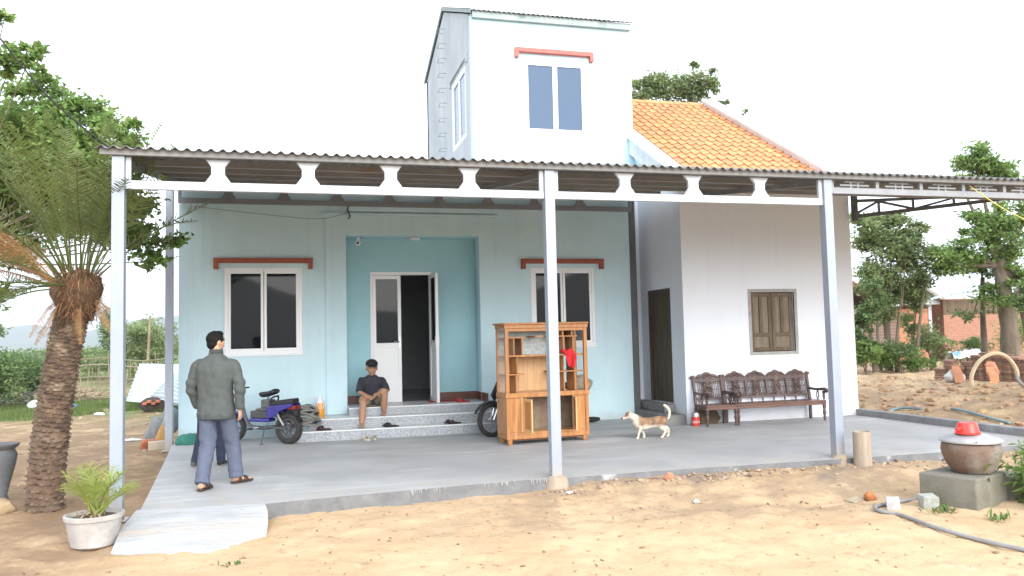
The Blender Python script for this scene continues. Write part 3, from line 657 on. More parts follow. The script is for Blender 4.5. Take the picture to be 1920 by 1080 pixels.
truss(-4.75, 3.40, 5.40, 4.30, [-3.95+.90*i for i in range(8)], mat('shade-darkened truss steel', (.22, .235, .26), (.19, .20, .22), 4, .5), ends=True)  # rear truss: steel colour darkened to stand for the shade under the roof
# purlins run along the house, fascia in front
m = MB(); m.bx(-4.74, 13.2, -.10, -.05, 3.531, 3.602); m.build('fascia', M_fascia, K, bevel=.004)
for y in (1.0, 2.05, 3.1, 4.12, 5.28):
    m = MB(); m.bx(-4.74, 13.2 if y < 4.1 else 3.40, y-.03, y+.03, cz(y)-.085, cz(y)-.022); m.build('purlin', M_fascia, K)
def rafter(x, y1):
    m = MB(); a, b = (x, .0, 3.50), (x, y1, cz(y1)-.13); m.bar(a, b, .06, .07); m.build('rafter', M_fascia, K)
rafter(PX[0], 5.4); rafter(PX[1], 5.4); rafter(PX[2], 4.1)
# corrugated sheets, each about a metre wide, ribs running down the slope
x = -4.78; i = 0
while x < 13.0:
    x1 = x+1.035; yb = 5.52 if x1 < 3.9 else 4.17; dz = .0025*(i % 2)
    m = corr(x, x1+.06, [(-.16, cz(-.16)+dz), (yb*.5, cz(yb*.5)+dz), (yb, cz(yb)+dz)], .115, .0155); m.build('roof_sheet', M_sheet, K, smooth='auto')
    x = x1; i += 1
# lattice truss to the right of the last post
zb = 3.355
m = MB(); m.bx(PX[2]+.062, 13, -.025, .025, zb, zb+.08); m.build('bottom_chord', M_trusg, K, bevel=.004)
xs = [PX[2]+.09+i*.688 for i in range(14)]
for xx in xs:
    m = MB(); m.bx(xx-.025, xx+.025, -.02, .02, zb+.081, 3.53); m.build('upright', M_trusg, K)
for xx in xs[:-1]:
    xc = xx+.344; f = MB()
    f.bx(xc-.22, xc+.22, -.012, .012, zb+.105, zb+.125); f.bx(xc-.15, xc+.15, -.012, .012, zb+.150, zb+.168)
    for dx in (-.055, .055): f.bx(xc+dx-.011, xc+dx+.011, -.011, .011, zb+.081, zb+.105); f.bx(xc+dx-.011, xc+dx+.011, -.011, .011, zb+.125, zb+.150)
    f.build('lattice_motif', M_trusg, K)
# second lattice behind it and the cantilever bracket on the white wall
m = MB(); m.bar((7.37, 4.1, 3.74), (10.9, 4.1, 4.16), .05, .07); m.build('bracket_chord', M_dsteel, K)
m = MB(); m.bar((7.37, 4.1, 4.04), (9.6, 4.1, 4.17), .05, .055); m.build('bracket_chord', M_dsteel, K)
m = MB(); m.bx(7.372, 7.45, 4.05, 4.15, 3.66, 4.16); m.build('wall_plate', M_dsteel, K)
for a, b in (((7.42, 3.79), (7.95, 4.05)), ((7.95, 4.05), (8.72, 3.93)), ((7.96, 3.83), (7.96, 4.05)), ((8.76, 3.92), (9.7, 4.15)), ((8.75, 3.92), (8.75, 4.10)), ((9.72, 4.03), (9.72, 4.16))):
    m = MB(); m.bar((a[0], 4.1, a[1]), (b[0], 4.1, b[1]), .035, .04); m.build('bracket_web', M_dsteel, K)
# loose wiring under the canopy
m = MB(); m.tube(crv([(-4.5, 5.5, 3.93), (-3.0, 5.5, 3.78), (-2.4, 5.5, 3.76), (-1.98, 5.46, 3.86)], 6), .0035, 5); tag(m.build('electric_cable', M_black), 'thin black cable sagging along the top of the blue wall', 'cable')
m = MB(); m.tube(crv([(-1.96, 5.47, 3.98), (-1.97, 5.46, 3.90), (-1.93, 5.46, 3.80), (-1.97, 5.47, 3.76)], 5), .012, 5); tag(m.build('cable_end', M_black), 'black cable end hanging at the end of the white trunking', 'cable')

# cement drips on the front edge of the slab
m = MB()
for i in range(38):
    x = rnd.choice((rnd.gauss(-.62, .16), rnd.gauss(-.2, .1), rnd.gauss(-1.55, .1))); k = min(range(len(front)), key=lambda q: abs(front[q][0]-x)); y = front[k][1]-.004; h = rnd.uniform(.015, .07); w_ = rnd.uniform(.0025, .006)
    m.tube([(x, y, .004), (x+rnd.uniform(-.004, .004), y-.004, -h*.6), (x, y-.002, -h)], [w_*1.3, w_, w_*.6], 5)
m.build('cement_drips', mat('spilt white cement', (.38, .38, .37), (.32, .32, .31), 9, .9), kind='stuff')['label'] = 'white cement drips on the slab edge left of the middle post'
col.objects['cement_drips']['category'] = 'cement'
# ------------------------------------------------------------------ vegetation helpers
def leaf_mesh(name, pos, size, up=.35, asp=.5, droop=.0, jitter=.4, fold=.12):
    "kite-shaped leaves at the given points, one mesh"
    n = len(pos); pos = np.asarray(pos, float)
    d = rng.normal(size=(n, 3)); d[:, 2] = d[:, 2]*.6-droop; d /= np.linalg.norm(d, axis=1)[:, None]
    nr = rng.normal(size=(n, 3))*.8; nr[:, 2] += up*3; s_ = np.cross(d, nr); s_ /= (np.linalg.norm(s_, axis=1)[:, None]+1e-9); u = np.cross(s_, d)
    L = (size*.8*(1+jitter*rng.uniform(-1, 1, n)))[:, None]; W = L*asp*.5
    v = np.empty((n, 4, 3)); v[:, 0] = pos; v[:, 1] = pos+d*L*.45+s_*W+u*L*fold; v[:, 2] = pos+d*L; v[:, 3] = pos+d*L*.45-s_*W+u*L*fold
    me = bpy.data.meshes.new(name); me.vertices.add(n*4); me.vertices.foreach_set('co', v.reshape(-1))
    idx = np.arange(n*4).reshape(n, 4); tri = np.stack([idx[:, [0, 1, 2]], idx[:, [0, 2, 3]]], 1).reshape(-1)
    me.loops.add(n*6); me.loops.foreach_set('vertex_index', tri); me.polygons.add(n*2); me.polygons.foreach_set('loop_start', np.arange(0, n*6, 3)); me.update(calc_edges=True); return me
def blob(c, r, n, shell=.55):
    "points spread through an uneven ellipsoid, denser outside"
    p = rng.normal(size=(n, 3)); p /= np.linalg.norm(p, axis=1)[:, None]; p *= (shell+(1-shell)*rng.random(n)**.7)[:, None]
    return p*np.asarray(r)+np.asarray(c)
def clumped(c, r, n, k):
    "leaf points gathered in k loose twig-clumps inside an ellipsoid, thinning outwards"
    cs = blob(c, r, k, .15); out = []
    for q in cs:
        m_ = max(3, int(n/k*rng.uniform(.4, 1.6))); sg = np.asarray(r)*rng.uniform(.10, .26); out.append(q+rng.normal(size=(m_, 3))*sg*np.array([1, 1, .8]))
    return np.vstack(out), cs
M_bark = mat('grey brown bark', (.20, .16, .12), (.12, .095, .07), 6, .95, .6, 20, stretch=(1, 1, .25), c3=(.30, .27, .22), s3=2)
def leafmat(name, c1, c2, isl=.45, tr=.5): return mat(name, c1, c2, .9, .55, 0, trans=tr, island=isl, spec=.3)
M_leaf1 = leafmat('glossy mid green leaf', (.26, .37, .11), (.17, .27, .08))
M_leaf2 = leafmat('dark green leaf', (.15, .225, .085), (.19, .27, .11))
M_leaf3 = leafmat('olive green leaf', (.27, .33, .145), (.19, .255, .11))
M_leaf4 = leafmat('blue green leaf', (.16, .225, .13), (.12, .18, .10))
def tree(name, label, base, clumps, trunk_r, lm, size, asp=.5, group=None, cat='tree', bend=None, limbs=True, dens=1, top=None):
    "base point, clumps [(centre, radius, leaves, twigs)]; tapered trunk, a limb into each clump, leafy crown"
    base = Vector(base); t = thing(name, label, cat, base, group=group, world=True)
    cs = [Vector(c[0]) for c in clumps]; hi = max(c.z for c in cs)
    fork = Vector(top) if top else base.lerp(sum(cs, Vector())/len(cs), .55)
    m = MB(); midp = base.lerp(fork, .5)+Vector((rnd.uniform(-.1, .1), rnd.uniform(-.1, .1), 0)) if bend is None else Vector(bend)
    pts = crv([base-Vector((0, 0, .25)), midp, fork], 5); m.tube(pts, [lerp(trunk_r*1.15, trunk_r*.6, i/(len(pts)-1)) for i in range(len(pts))], 9)
    for v in m.v: v += Vector((mnoise.noise(v*4), mnoise.noise(v*4+Vector((7, 1, 1))), 0))*trunk_r*.18
    m.build('trunk', M_bark, t, smooth=True)
    allp = []
    bm_ = MB()
    for (c, r, n, k) in clumps:
        c = Vector(c); mid = fork.lerp(c, .5)+Vector((0, 0, -.08*(c-fork).length)); bp = crv([fork-Vector((0, 0, .3)), mid, c], 4)
        bm_.tube(bp, [lerp(trunk_r*.34, trunk_r*.09, i/(len(bp)-1)) for i in range(len(bp))], 6)
        p, tw_ = clumped(c, r, int(n*dens*1.5), k); allp.append(p)
        for q in tw_:
            q = Vector(q); a = c.lerp(q, .15); bm_.tube([a, a.lerp(q, .55)+Vector((0, 0, .05)), q], [trunk_r*.11, trunk_r*.07, trunk_r*.03], 4, cap=False)
    if limbs: bm_.build('limbs', M_bark, t, smooth=True, fix=False, kind='stuff')
    pp = np.vstack(allp)-np.array(base)
    link('crown', leaf_mesh('crown', pp, size, asp=asp), lm, t, kind='stuff'); return t
def pxc(px, py, d, r, n, k): return (P(px, py, d), r, n, k)

# ------------------------------------------------------------------ far scenery
M_hill = mat('wooded hill', (.055, .085, .04), (.075, .10, .05), .01, 1, world=True)
def hills(label_y, prof, d0):
    m = MB(); n = 60; base = []
    for i in range(n+1):
        px = lerp(prof[0][0], prof[-1][0], i/n); j = max(k for k in range(len(prof)) if prof[k][0] <= px+1e-6); j = min(j, len(prof)-2)
        py = lerp(prof[j][1], prof[j+1][1], (px-prof[j][0])/(prof[j+1][0]-prof[j][0]))
        p = P(px, py, d0); p.z += mnoise.fractal(Vector((px*.02, 0, d0)), 1, 2, 4)*d0*.003
        g = Vector((p.x, p.y, -3)); base.append((p, g))
    dirn = Vector((CF.x, CF.y, 0)).normalized()
    rows = []
    for t, h in ((-.25, 0), (-.15, .45), (-.07, .8), (0, 1), (.08, .75), (.2, 0)):
        rows.append([Vector((p.x, p.y, 0))+dirn*d0*t*1.0+Vector((0, 0, -3+(p.z+3)*h*(1+.12*mnoise.noise(Vector((i*.5, t*9, 0))) if 0 < h < 1 else 1))) for i, (p, g) in enumerate(base)])
    vs_ = [v for r in rows for v in r]; N = n+1
    m.add(vs_, [(a*N+i, a*N+i+1, (a+1)*N+i+1, (a+1)*N+i) for a in range(len(rows)-1) for i in range(n)]); return m
hills('', [(-900, 640), (-500, 600), (-150, 640), (20, 612), (80, 606), (170, 640), (230, 612), (290, 596), (360, 590), (480, 600), (700, 580), (1000, 620), (1300, 600), (1700, 590), (2300, 610), (2700, 630)], 2600).build('hills', M_hill, smooth=True, kind='structure')

# ------------------------------------------------------------------ left: broad-leaved tree, palm, shrubs
tb = PZ(-130, 900, -.2)
cl = []
for px, py, d, r, n, k in ((60, 330, 10.6, (.75, .7, .5), 3000, 26), (160, 290, 10.3, (.7, .6, .55), 3000, 26), (30, 230, 10.8, (.6, .6, .35), 1500, 16), (200, 400, 10.2, (.6, .6, .5), 2200, 20), (120, 400, 11., (.6, .6, .5), 2000, 16),
        (215, 235, 10.2, (.28, .28, .16), 350, 6), (150, 195, 10.5, (.4, .4, .26), 800, 9), (20, 120, 9.6, (.38, .4, .22), 520, 10), (60, 100, 9.6, (.22, .25, .13), 160, 4), (10, 30, 9.6, (.22, .2, .1), 130, 3), (255, 440, 10.0, (.26, .26, .22), 300, 8), (300, 455, 10.0, (.24, .24, .16), 170, 6), (280, 490, 10.0, (.28, .26, .10), 170, 6), (240, 400, 10.1, (.2, .2, .25), 200, 5),
        (-60, 200, 10.8, (.8, .8, .6), 1800, 14), (-120, 350, 10.8, (.9, .9, .7), 2000, 16), (20, 420, 11.3, (.7, .7, .6), 2000, 16), (250, 300, 10.2, (.22, .22, .18), 260, 4), (-20, 560, 10.4, (.35, .35, .25), 260, 5), (240, 350, 10.4, (.35, .3, .35), 600, 7), (100, 240, 10.4, (.6, .5, .4), 2000, 18), (190, 330, 10.3, (.5, .5, .4), 1600, 16), (60, 170, 10.4, (.4, .4, .2), 700, 8), (225, 265, 10.2, (.3, .3, .2), 500, 6), (20, 300, 10.6, (.6, .6, .5), 2000, 16)):
    cl.append(pxc(px, py, d, r, n, k))
tree('broadleaf_tree', 'bushy broad-leaved tree behind the sago palm, branches reaching over the canopy corner', tb, cl, .06, M_leaf1, .10, .6, top=P(-110, 430, 10.7), dens=1.0)
# sago palm
pb = Vector((-5.53, 1.09, -.18)); t = thing('sago_palm', 'stout sago palm with scaly leaning trunk beside the left post', 'palm tree', pb, world=True)
tp = crv([pb-Vector((0, 0, .15)), (-5.455, 1.02, .55), (-5.35, .95, 1.25), (-5.235, .89, 1.85), (-5.165, .86, 2.22)], 8)
M_palmtr = mat('scaly palm trunk', (.16, .11, .07), (.09, .06, .04), 9, .95, .5, 40, c3=(.26, .20, .14), s3=4, island=.3)
m = MB(); rad = [lerp(.185, .150, i/(len(tp)-1)) for i in range(len(tp))]; m.tube(tp, rad, 18); m.build('trunk', M_palmtr, t, smooth=True)
m = MB(); rows = 56; ncol = 19
for j in range(rows):
    f = j/(rows-1)*.985; q = f*(len(tp)-1); i0 = min(int(q), len(tp)-2); c = tp[i0].lerp(tp[i0+1], q-i0); r_ = lerp(.185, .150, f); ax = (tp[i0+1]-tp[i0]).normalized()
    sd = ax.cross(Vector((0, 1, 0))).normalized(); fw = sd.cross(ax)
    for k in range(ncol):
        a = 2*PI*(k+.5*(j % 2))/ncol+rnd.uniform(-.06, .06); o = sd*math.cos(a)+fw*math.sin(a); tg = -sd*math.sin(a)+fw*math.cos(a)
        w_, h_, e = .034, .044, rnd.uniform(.010, .030)
        p = c+o*(r_-.012)+ax*rnd.uniform(-.008, .008); tip = p+o*(e+.012)+ax*(h_*.25+rnd.uniform(-.01, .02))
        m.add([p-tg*w_-ax*h_*.2, p+tg*w_-ax*h_*.2, p+tg*w_*.7+ax*h_*.8, p-tg*w_*.7+ax*h_*.8, tip-tg*w_*.4, tip+tg*w_*.4], [(0, 1, 5, 4), (1, 2, 5), (2, 3, 4, 5), (3, 0, 4)])
m.build('leaf_scars', M_palmtr, t, fix=False, kind='stuff')
def frond(L, arch, nl, ll, wid, seed, vee=.35, st=.3):
    "one feathery frond in its own frame: grows along +X, arches down in Z"
    r = random.Random(seed); m = MB(); pts = []
    for i in range(13):
        s_ = i/12; pts.append(Vector((L*s_*math.cos(arch*s_*.6), .03*math.sin(s_*4+seed), L*s_*math.sin(.0)-arch*L*.42*s_*s_)))
    m.tube(pts, [lerp(.011, .003, i/12) for i in range(13)], 4, cap=False)
    for i in range(nl):
        s_ = st+(1-st)*i/nl; q = s_*12; k = min(int(q), 11); p = pts[k].lerp(pts[k+1], q-k); tg = (pts[k+1]-pts[k]).normalized()
        if r.random() < .07: continue
        le = ll*min(1, .45+2.2*(s_-st))*(1-.75*max(0, s_-.72)/.28)*r.uniform(.7, 1.15)
        for sg in (-1, 1):
            d = (Vector((0, sg, 0))*.85+tg*.55+Vector((r.uniform(-.15, .15), 0, vee+r.uniform(-.3, .2)))).normalized(); e = p+d*le+Vector((0, 0, -.12*le)); n_ = d.cross(tg).normalized(); wv = tg*wid
            m.add([p-wv, p+wv, p.lerp(e, .6)+wv*.8+n_*.004, e, p.lerp(e, .6)-wv*.8+n_*.004], [(0, 1, 2, 4), (2, 3, 4)])
    return m
M_frond = mat('sago frond green', (.17, .20, .06), (.11, .145, .045), 2, .45, trans=.3, spec=.4, rand=.3)
M_fdry = mat('dry tan frond', (.50, .30, .13), (.40, .22, .09), 2, .7, trans=.3, rand=.25)
FR = []
for i, (L, ar) in enumerate(((1.85, .45), (1.65, .7), (1.95, .28), (1.5, .95))):
    me = frond(L, ar, 38, .24, .0085, i).mesh('frond'); me.materials.append(M_frond); FR.append(me)
me = frond(1.35, .5, 46, .2, .0065, 9, -.1).mesh('dry_frond'); me.materials.append(M_fdry); FD = me
ct = Vector((-5.155, .86, 2.24))
for i in range(42):
    ring = i/42; az = i*2.39996; el = lerp(1.50, .72, ring**.9)+rnd.uniform(-.14, .14)
    if i > 33: az = rnd.uniform(2.2, 4.6); el = rnd.uniform(-.1, .5)
    me = FR[(0, 2, 1, 3)[int(ring*3.99)]] if rnd.random() < .7 else FR[rnd.randrange(4)]
    place(None, me, 'frond', t, T(*(ct+Vector((math.cos(az), math.sin(az), 0))*.10+Vector((0, 0, .10*(1-ring))))) @ RZ(az) @ RY(-el) @ RX(rnd.uniform(-.5, .5)))
for i in range(26):
    az = rnd.uniform(2.4, 4.0) if i < 12 else rnd.uniform(0, 6.28); el = rnd.uniform(.45, 1.0) if i < 10 else rnd.uniform(-1.3, -.3); sc_ = 1 if i < 10 else rnd.uniform(.25, .5)
    place(None, FD, 'dry_frond', t, T(*(ct+Vector((math.cos(az), math.sin(az), 0))*.13+Vector((0, 0, -.06)))) @ RZ(az) @ RY(-el) @ RX(rnd.uniform(-.6, .6)) @ Matrix.Scale(sc_, 4))
m = MB()
m.lathe([(.14, -.34), (.20, -.22), (.245, -.10), (.25, .0), (.20, .10), (.12, .17), (.02, .19)], ct, 16)
for v in m.v: v += Vector((mnoise.noise(v*7), mnoise.noise(v*7+Vector((3, 1, 0))), mnoise.noise(v*6)))*.05
m.build('crown_base', mat('fibrous palm head', (.13, .075, .04), (.08, .045, .025), 14, .95, .9, 40), t, smooth=True)
m = MB()
for i in range(1500):
    a = rnd.uniform(0, 6.28); h = rnd.uniform(-.32, .20); o = Vector((math.cos(a), math.sin(a), 0)); p = ct+o*(.16+.08*rnd.random())+Vector((0, 0, h)); e = p+o*rnd.uniform(.04, .16)+Vector((rnd.uniform(-.05, .05), 0, rnd.uniform(-.16, .16))); w_ = Vector((-o.y, o.x, 0))*rnd.uniform(.003, .008)
    m.add([p-w_, p+w_, e], [(0, 1, 2)])
m.build('dry_bracts', mat('dry palm fibre', (.29, .165, .08), (.17, .09, .045), 8, .9, island=.6, trans=.2), t, fix=False, kind='stuff')
# shrubs and trees of the left distance
def shrub(px, py, d, h, w_, label, lm=M_leaf2, n=2600, size=.12, name='shrub', grp='shrubs beyond the yard on the left'):
    b_ = P(px, py, d); b_.z = ground_z(b_.x, b_.y)
    cls = [((b_.x+rnd.uniform(-.4, .4)*w_, b_.y+rnd.uniform(-.3, .3)*w_, b_.z+h*rnd.uniform(.35, .75)), (w_*.42, w_*.42, h*.32), n//5, 12) for _ in range(5)]
    return tree(name, label, b_, cls, .03*h, lm, size, .45, group=grp, cat='shrub' if h < 3 else 'tree')
shrub(-20, 745, 24, 2.6, 2.4, 'dense green bush at the left edge below the hills', M_leaf2, 5200, .16)
shrub(60, 735, 27, 1.9, 2.2, 'low green bush just left of the palm trunk', M_leaf4, 3800, .15)
shrub(215, 700, 46, 5.2, 1.5, 'slender distant tree seen just left of the front post', M_leaf4, 1500, .2, 'thin_tree')
shrub(300, 705, 40, 3.4, 3.8, 'round green bush above the heap of pale sheets', M_leaf3, 5200, .2)
shrub(262, 705, 42, 2.6, 3, 'lighter bush between the two left posts', M_leaf3, 2600, .2)
shrub(180, 706, 45, 2.0, 4.5, 'low hedge-like bush behind the bamboo fence', M_leaf3, 3400, .2)
shrub(120, 700, 50, 1.8, 5, 'far low bush partly hidden by the palm trunk', M_leaf2, 2600, .22)
# bamboo fence
M_bam = mat('dry bamboo', (.30, .25, .17), (.21, .17, .115), 3, .8, rand=.2)
f0, f1 = P(120, 715, 34), P(335, 715, 30)
FN = thing('bamboo_fence', 'rickety dry bamboo stick fence at the back of the yard', 'fence', (f0.x, f0.y, -.3), world=True)
for i in range(24):
    q = f0.lerp(f1, i/23); q.z = ground_z(q.x, q.y); m = MB(); hh = rnd.uniform(.9, 1.6) if i != 17 else 3.0
    m.tube([q-Vector((0, 0, .1)), q+Vector((rnd.uniform(-.15, .15), 0, hh))], .020 if i != 17 else .05, 5); m.build('stake', M_bam, FN)
for k, h in enumerate((.45, .95, 1.2)):
    m = MB(); a = f0.copy(); b = f1.copy(); a.z = -.2+h; b.z = -.2+h+.15; m.tube(crv([a, a.lerp(b, .35)+Vector((0, 0, .1)), a.lerp(b, .7)-Vector((0, 0, .08)), b], 3), .028, 5); m.build('rail', M_bam, FN)
# grass on the left
def grass(name, label, polys, n, h):
    m = MB()
    for _ in range(n):
        cx, cy, rx, ry = rnd.choice(polys); a = rnd.uniform(0, 6.28); q = rnd.random()**.5; x, y = cx+rx*q*math.cos(a), cy+ry*q*math.sin(a); z = ground_z(x, y)
        hh = h*rnd.uniform(.5, 1.2); dx, dy = rnd.uniform(-.5, .5)*hh, rnd.uniform(-.5, .5)*hh; w_ = .006+.01*h
        m.add([(x-w_, y, z-.01), (x+w_, y, z-.01), (x+dx, y+dy, z+hh)], [(0, 1, 2)])
    o = m.build(name, leafmat('short grass blades', (.13, .18, .05), (.09, .14, .035), .4, .3), fix=False, kind='stuff'); tag(o, label, 'grass'); return o
grass('grass', 'patchy short grass at the left side of the yard', [(-9.6, 15.5, 1.6, 1.6), (-11.5, 17, 2, 2), (-8.2, 18.3, 1.6, 1.2), (-7.0, 16.6, 1.1, .9), (-6.2, 15.5, .8, .7), (-9, 20, 4, 2)], 15000, .13)

# ------------------------------------------------------------------ trees behind the house and on the right
bt = P(1270, 190, 32); bt.z = -.2
tree('tall_tree', 'tree crown rising behind the orange tiled roof', bt, [pxc(1225, 165, 32, (.75, .8, .6), 1700, 18), pxc(1290, 170, 32, (.9, .9, .7), 1900, 20), pxc(1330, 155, 32, (.5, .6, .55), 900, 12), pxc(1205, 185, 32, (.6, .6, .5), 900, 10), pxc(1300, 120, 32, (.25, .25, .16), 120, 4), pxc(1345, 190, 32, (.4, .4, .6), 500, 8), pxc(1395, 213, 32, (.25, .2, .14), 90, 3), pxc(1270, 215, 32, (1.3, 1, 1), 2000, 16), pxc(1363, 190, 32, (.12, .12, .1), 40, 2)], .22, M_leaf3, .17, .55)
def rtree(px0, py0, d, cl, r_, label, lm, size, top, dens=1.0, name='yard_tree', grp='trees beyond the dirt mound on the right'):
    b_ = P(px0, py0, d); b_.z = ground_z(b_.x, b_.y)
    return tree(name, label, b_, [pxc(a, b, c, (e*1.12, e*1.12, f*1.15), n, int(k*1.6)) for a, b, c, e, f, n, k in cl], r_, lm, size, .5, group=grp, top=P(*top), dens=dens)
rtree(1668, 690, 25, [(1650, 440, 25, .75, .5, 2200, 22), (1690, 470, 25, .6, .55, 1800, 18), (1640, 520, 25, .6, .5, 1600, 16), (1700, 540, 25, .5, .5, 1300, 14), (1625, 415, 25, .4, .3, 700, 8), (1675, 410, 25, .5, .25, 800, 10), (1715, 430, 25, .3, .25, 400, 6), (1655, 580, 25, .5, .45, 900, 10)], .12, 'bushy tree with thin dark trunks right beside the white house', M_leaf3, .16, (1665, 560, 25))
rtree(1640, 692, 24, [(1620, 600, 24, .4, .5, 900, 10), (1640, 560, 24, .35, .5, 800, 8), (1615, 650, 24, .35, .35, 700, 8)], .07, 'leaning slim tree close to the corner of the white house', M_leaf2, .15, (1632, 620, 24))
rtree(1700, 692, 25.5, [(1715, 560, 25.5, .4, .45, 600, 8), (1725, 500, 25.5, .35, .3, 260, 6), (1700, 610, 25.5, .3, .35, 420, 6)], .07, 'slim forked tree in front of the brick shed', M_leaf3, .14, (1712, 620, 25.5))
rtree(1900, 700, 24, [(1830, 300, 24, .55, .4, 1500, 16), (1800, 340, 24, .35, .2, 450, 7), (1870, 330, 24, .55, .4, 1300, 14), (1850, 420, 24, .7, .5, 2000, 20), (1800, 480, 24, .7, .4, 1800, 20), (1890, 470, 24, .6, .5, 1500, 16), (1930, 400, 24, .7, .7, 1600, 16), (1870, 560, 24, .6, .35, 900, 12), (1770, 500, 24, .4, .22, 450, 8), (1940, 560, 24, .5, .5, 1000, 12), (1905, 520, 24, .5, .3, 500, 8)], .26, 'large tree with a thick pale trunk at the right edge', M_leaf1, .16, (1872, 480, 24))
rtree(1848, 690, 25, [(1840, 500, 25, .5, .3, 500, 8), (1825, 590, 25, .5, .15, 160, 6)], .10, 'straight grey trunk in front of the brick shed doorway', M_leaf2, .15, (1842, 520, 25))
rtree(1935, 705, 22, [(1925, 560, 22, .4, .4, 600, 8), (1950, 480, 22, .6, .4, 700, 8)], .13, 'leaning pale trunk crossing at the far right edge', M_leaf2, .15, (1905, 540, 22))
for px0, px1, lb in ((1652, 1645, 'thin dark trunk left in the group beside the white house'), (1680, 1690, 'thin dark trunk in the middle of the group beside the white house'), (1716, 1730, 'thin bare trunk slanting right in front of the shed')):
    rtree(px0, 694, 24.6, [(px1, 520, 24.6, .4, .35, 260, 8), (px1+10, 470, 24.6, .35, .3, 200, 6)], .055, lb, M_leaf3, .14, (px1, 560, 24.6), name='slim_tree')
for px, py, d, h, w_, lb in ((1625, 700, 23.5, 1.0, .8, 'leafy shrub at the corner of the white house'), (1650, 700, 24, .8, 1.2, 'low shrub under the slim trees'), (1690, 702, 24, 1.0, 1.1, 'ragged shrub in front of the pale brick wall'), (1745, 695, 25, 1.5, 1.3, 'dark rounded bush before the shed door'), (1722, 700, 24.2, .8, .9, 'small bright bush beside the dark bush'), (1895, 660, 27, 2.0, 1.6, 'tangled scrub behind the tile stacks'), (1825, 690, 27, .9, 1.0, 'weedy scrub left of the tile stacks')):
    shrub(px, py, d, h, w_, lb, (M_leaf2, M_leaf3, M_leaf1)[rnd.randrange(3)], 1300, .12, 'bush', 'bushes under the trees on the right')
# banana plant
bb = P(1752, 690, 25.5); bb.z = .2; t = thing('banana_plant', 'young banana plant with broad pale green leaves by the brick shed', 'plant', bb, world=True)
m = MB(); m.tube([bb, bb+Vector((0, 0, 1.0))], [.07, .05], 8); m.build('stem', mat('banana stem', (.2, .25, .1), None, 4, .6), t, smooth=True)
M_ban = leafmat('banana leaf', (.22, .33, .09), (.17, .28, .07), .1, .4)
for k in range(6):
    a = k*1.1+.4; m = MB(); o = Vector((math.cos(a), math.sin(a), 0)); sd = Vector((-o.y, o.x, 0)); rg = []
    for i in range(9):
        s_ = i/8; c = bb+Vector((0, 0, .95))+o*(.75*s_)+Vector((0, 0, .62*s_-.75*s_*s_)); w_ = .17*math.sin(PI*(.08+.9*s_)); rg.append((c-sd*w_+Vector((0, 0, -.03)), c, c+sd*w_+Vector((0, 0, -.03))))
    m.add([p for r in rg for p in r], [(i*3+j, i*3+j+1, i*3+j+4, i*3+j+3) for i in range(8) for j in range(2)]); m.build('leaf', M_ban, t, smooth=True, fix=False)
# brick shed and a house beyond it
def gen_brick():
    m = bpy.data.materials.new('raw brickwork'); m.use_nodes = True; t_ = m.node_tree; b = t_.nodes['Principled BSDF']; b.inputs['Roughness'].default_value = .9
    tc = t_.nodes.new('ShaderNodeTexCoord'); br = t_.nodes.new('ShaderNodeTexBrick'); mp = t_.nodes.new('ShaderNodeMapping'); mp.inputs['Rotation'].default_value = (PI/2, 0, 0)
    br.inputs['Scale'].default_value = 4.2; br.inputs['Color1'].default_value = (.40, .20, .13, 1); br.inputs['Color2'].default_value = (.33, .15, .10, 1); br.inputs['Mortar'].default_value = (.38, .30, .25, 1); br.inputs['Mortar Size'].default_value = .012
    t_.links.new(tc.outputs['Object'], mp.inputs[0]); t_.links.new(mp.outputs[0], br.inputs['Vector']); t_.links.new(br.outputs['Color'], b.inputs['Base Color']); return m
M_brickw = gen_brick()
q = P(1690, 690, 31); S = thing('brick_shed', 'low red brick shed with sloping pale tin roof beyond the trees', 'shed', (q.x, q.y, .2), -.26)
m = MB(); m.bx(0, 1.15, 0, .2, 0, 2.15); m.build('wall', mat('plastered orange brick', (.50, .24, .14), (.42, .19, .11), 4, .9, .3), S)
m = MB(); m.bx(1.75, 6.5, 0, .2, 0, 2.5); m.build('wall', M_brickw, S)
m = MB(); m.bx(1.15, 1.75, -.02, .16, 0, .1); m.build('threshold', M_cem, S)
m = MB(); m.bx(1.15, 1.28, -.03, .2, .1, 2.3); m.build('door_post', M_pale, S)
m = MB(); m.bx(0, 6.5, 3, 3.2, 0, 2.4); m.build('back_wall', M_brickw, S)
m = MB(); m.bx(0, .2, .2, 3, 0, 2.1); m.build('side_wall', M_brickw, S)
M_tin = mat('pale blue tin sheet', (.62, .72, .74), (.52, .62, .65), 2, .45, metal=.2)
m = corr(-.35, 3.2, [(-.6, 0), (3.4, 0)], .16, .015); 
for v in m.v: v.z += 2.28+v.x*.17-v.y*.05
m.build('roof', M_tin, S, smooth='auto')
m = corr(3.1, 7, [(-.6, 0), (3.4, 0)], .16, .015)
for v in m.v: v.z += 2.30+v.x*.11+.22-v.y*.05
m.build('roof', M_tin, S, smooth='auto')
m = MB(); m.bx(1.75, 6.4, -.012, -.001, 1.9, 2.45); m.build('lintel_board', M_wood_old, S)
q = P(1600, 690, 42); S = thing('far_house', 'house with dark red tiled roof half hidden beside the white house', 'house', (q.x, q.y, .1), -.3)
m = MB(); m.bx(-3, 2.2, 0, 4, 0, 2.6); m.build('wall', M_pale, S)
m = MB(); m.prism([(-3.4, 2.2), (-3.4, 2.4), (-.8, 4.6), (2.7, 2.25), (2.7, 2.05), (-.8, 4.35)], -.5, 4.5, lambda u, v, a: (u, a, v)); m.build('roof', mat('old red roof tile', (.22, .09, .06), (.16, .065, .045), 5, .9), S)
q = P(1700, 690, 44); S = thing('far_gable', 'grey gable end rising behind the tin roof of the shed', 'house', (q.x, q.y, .1), -.3)
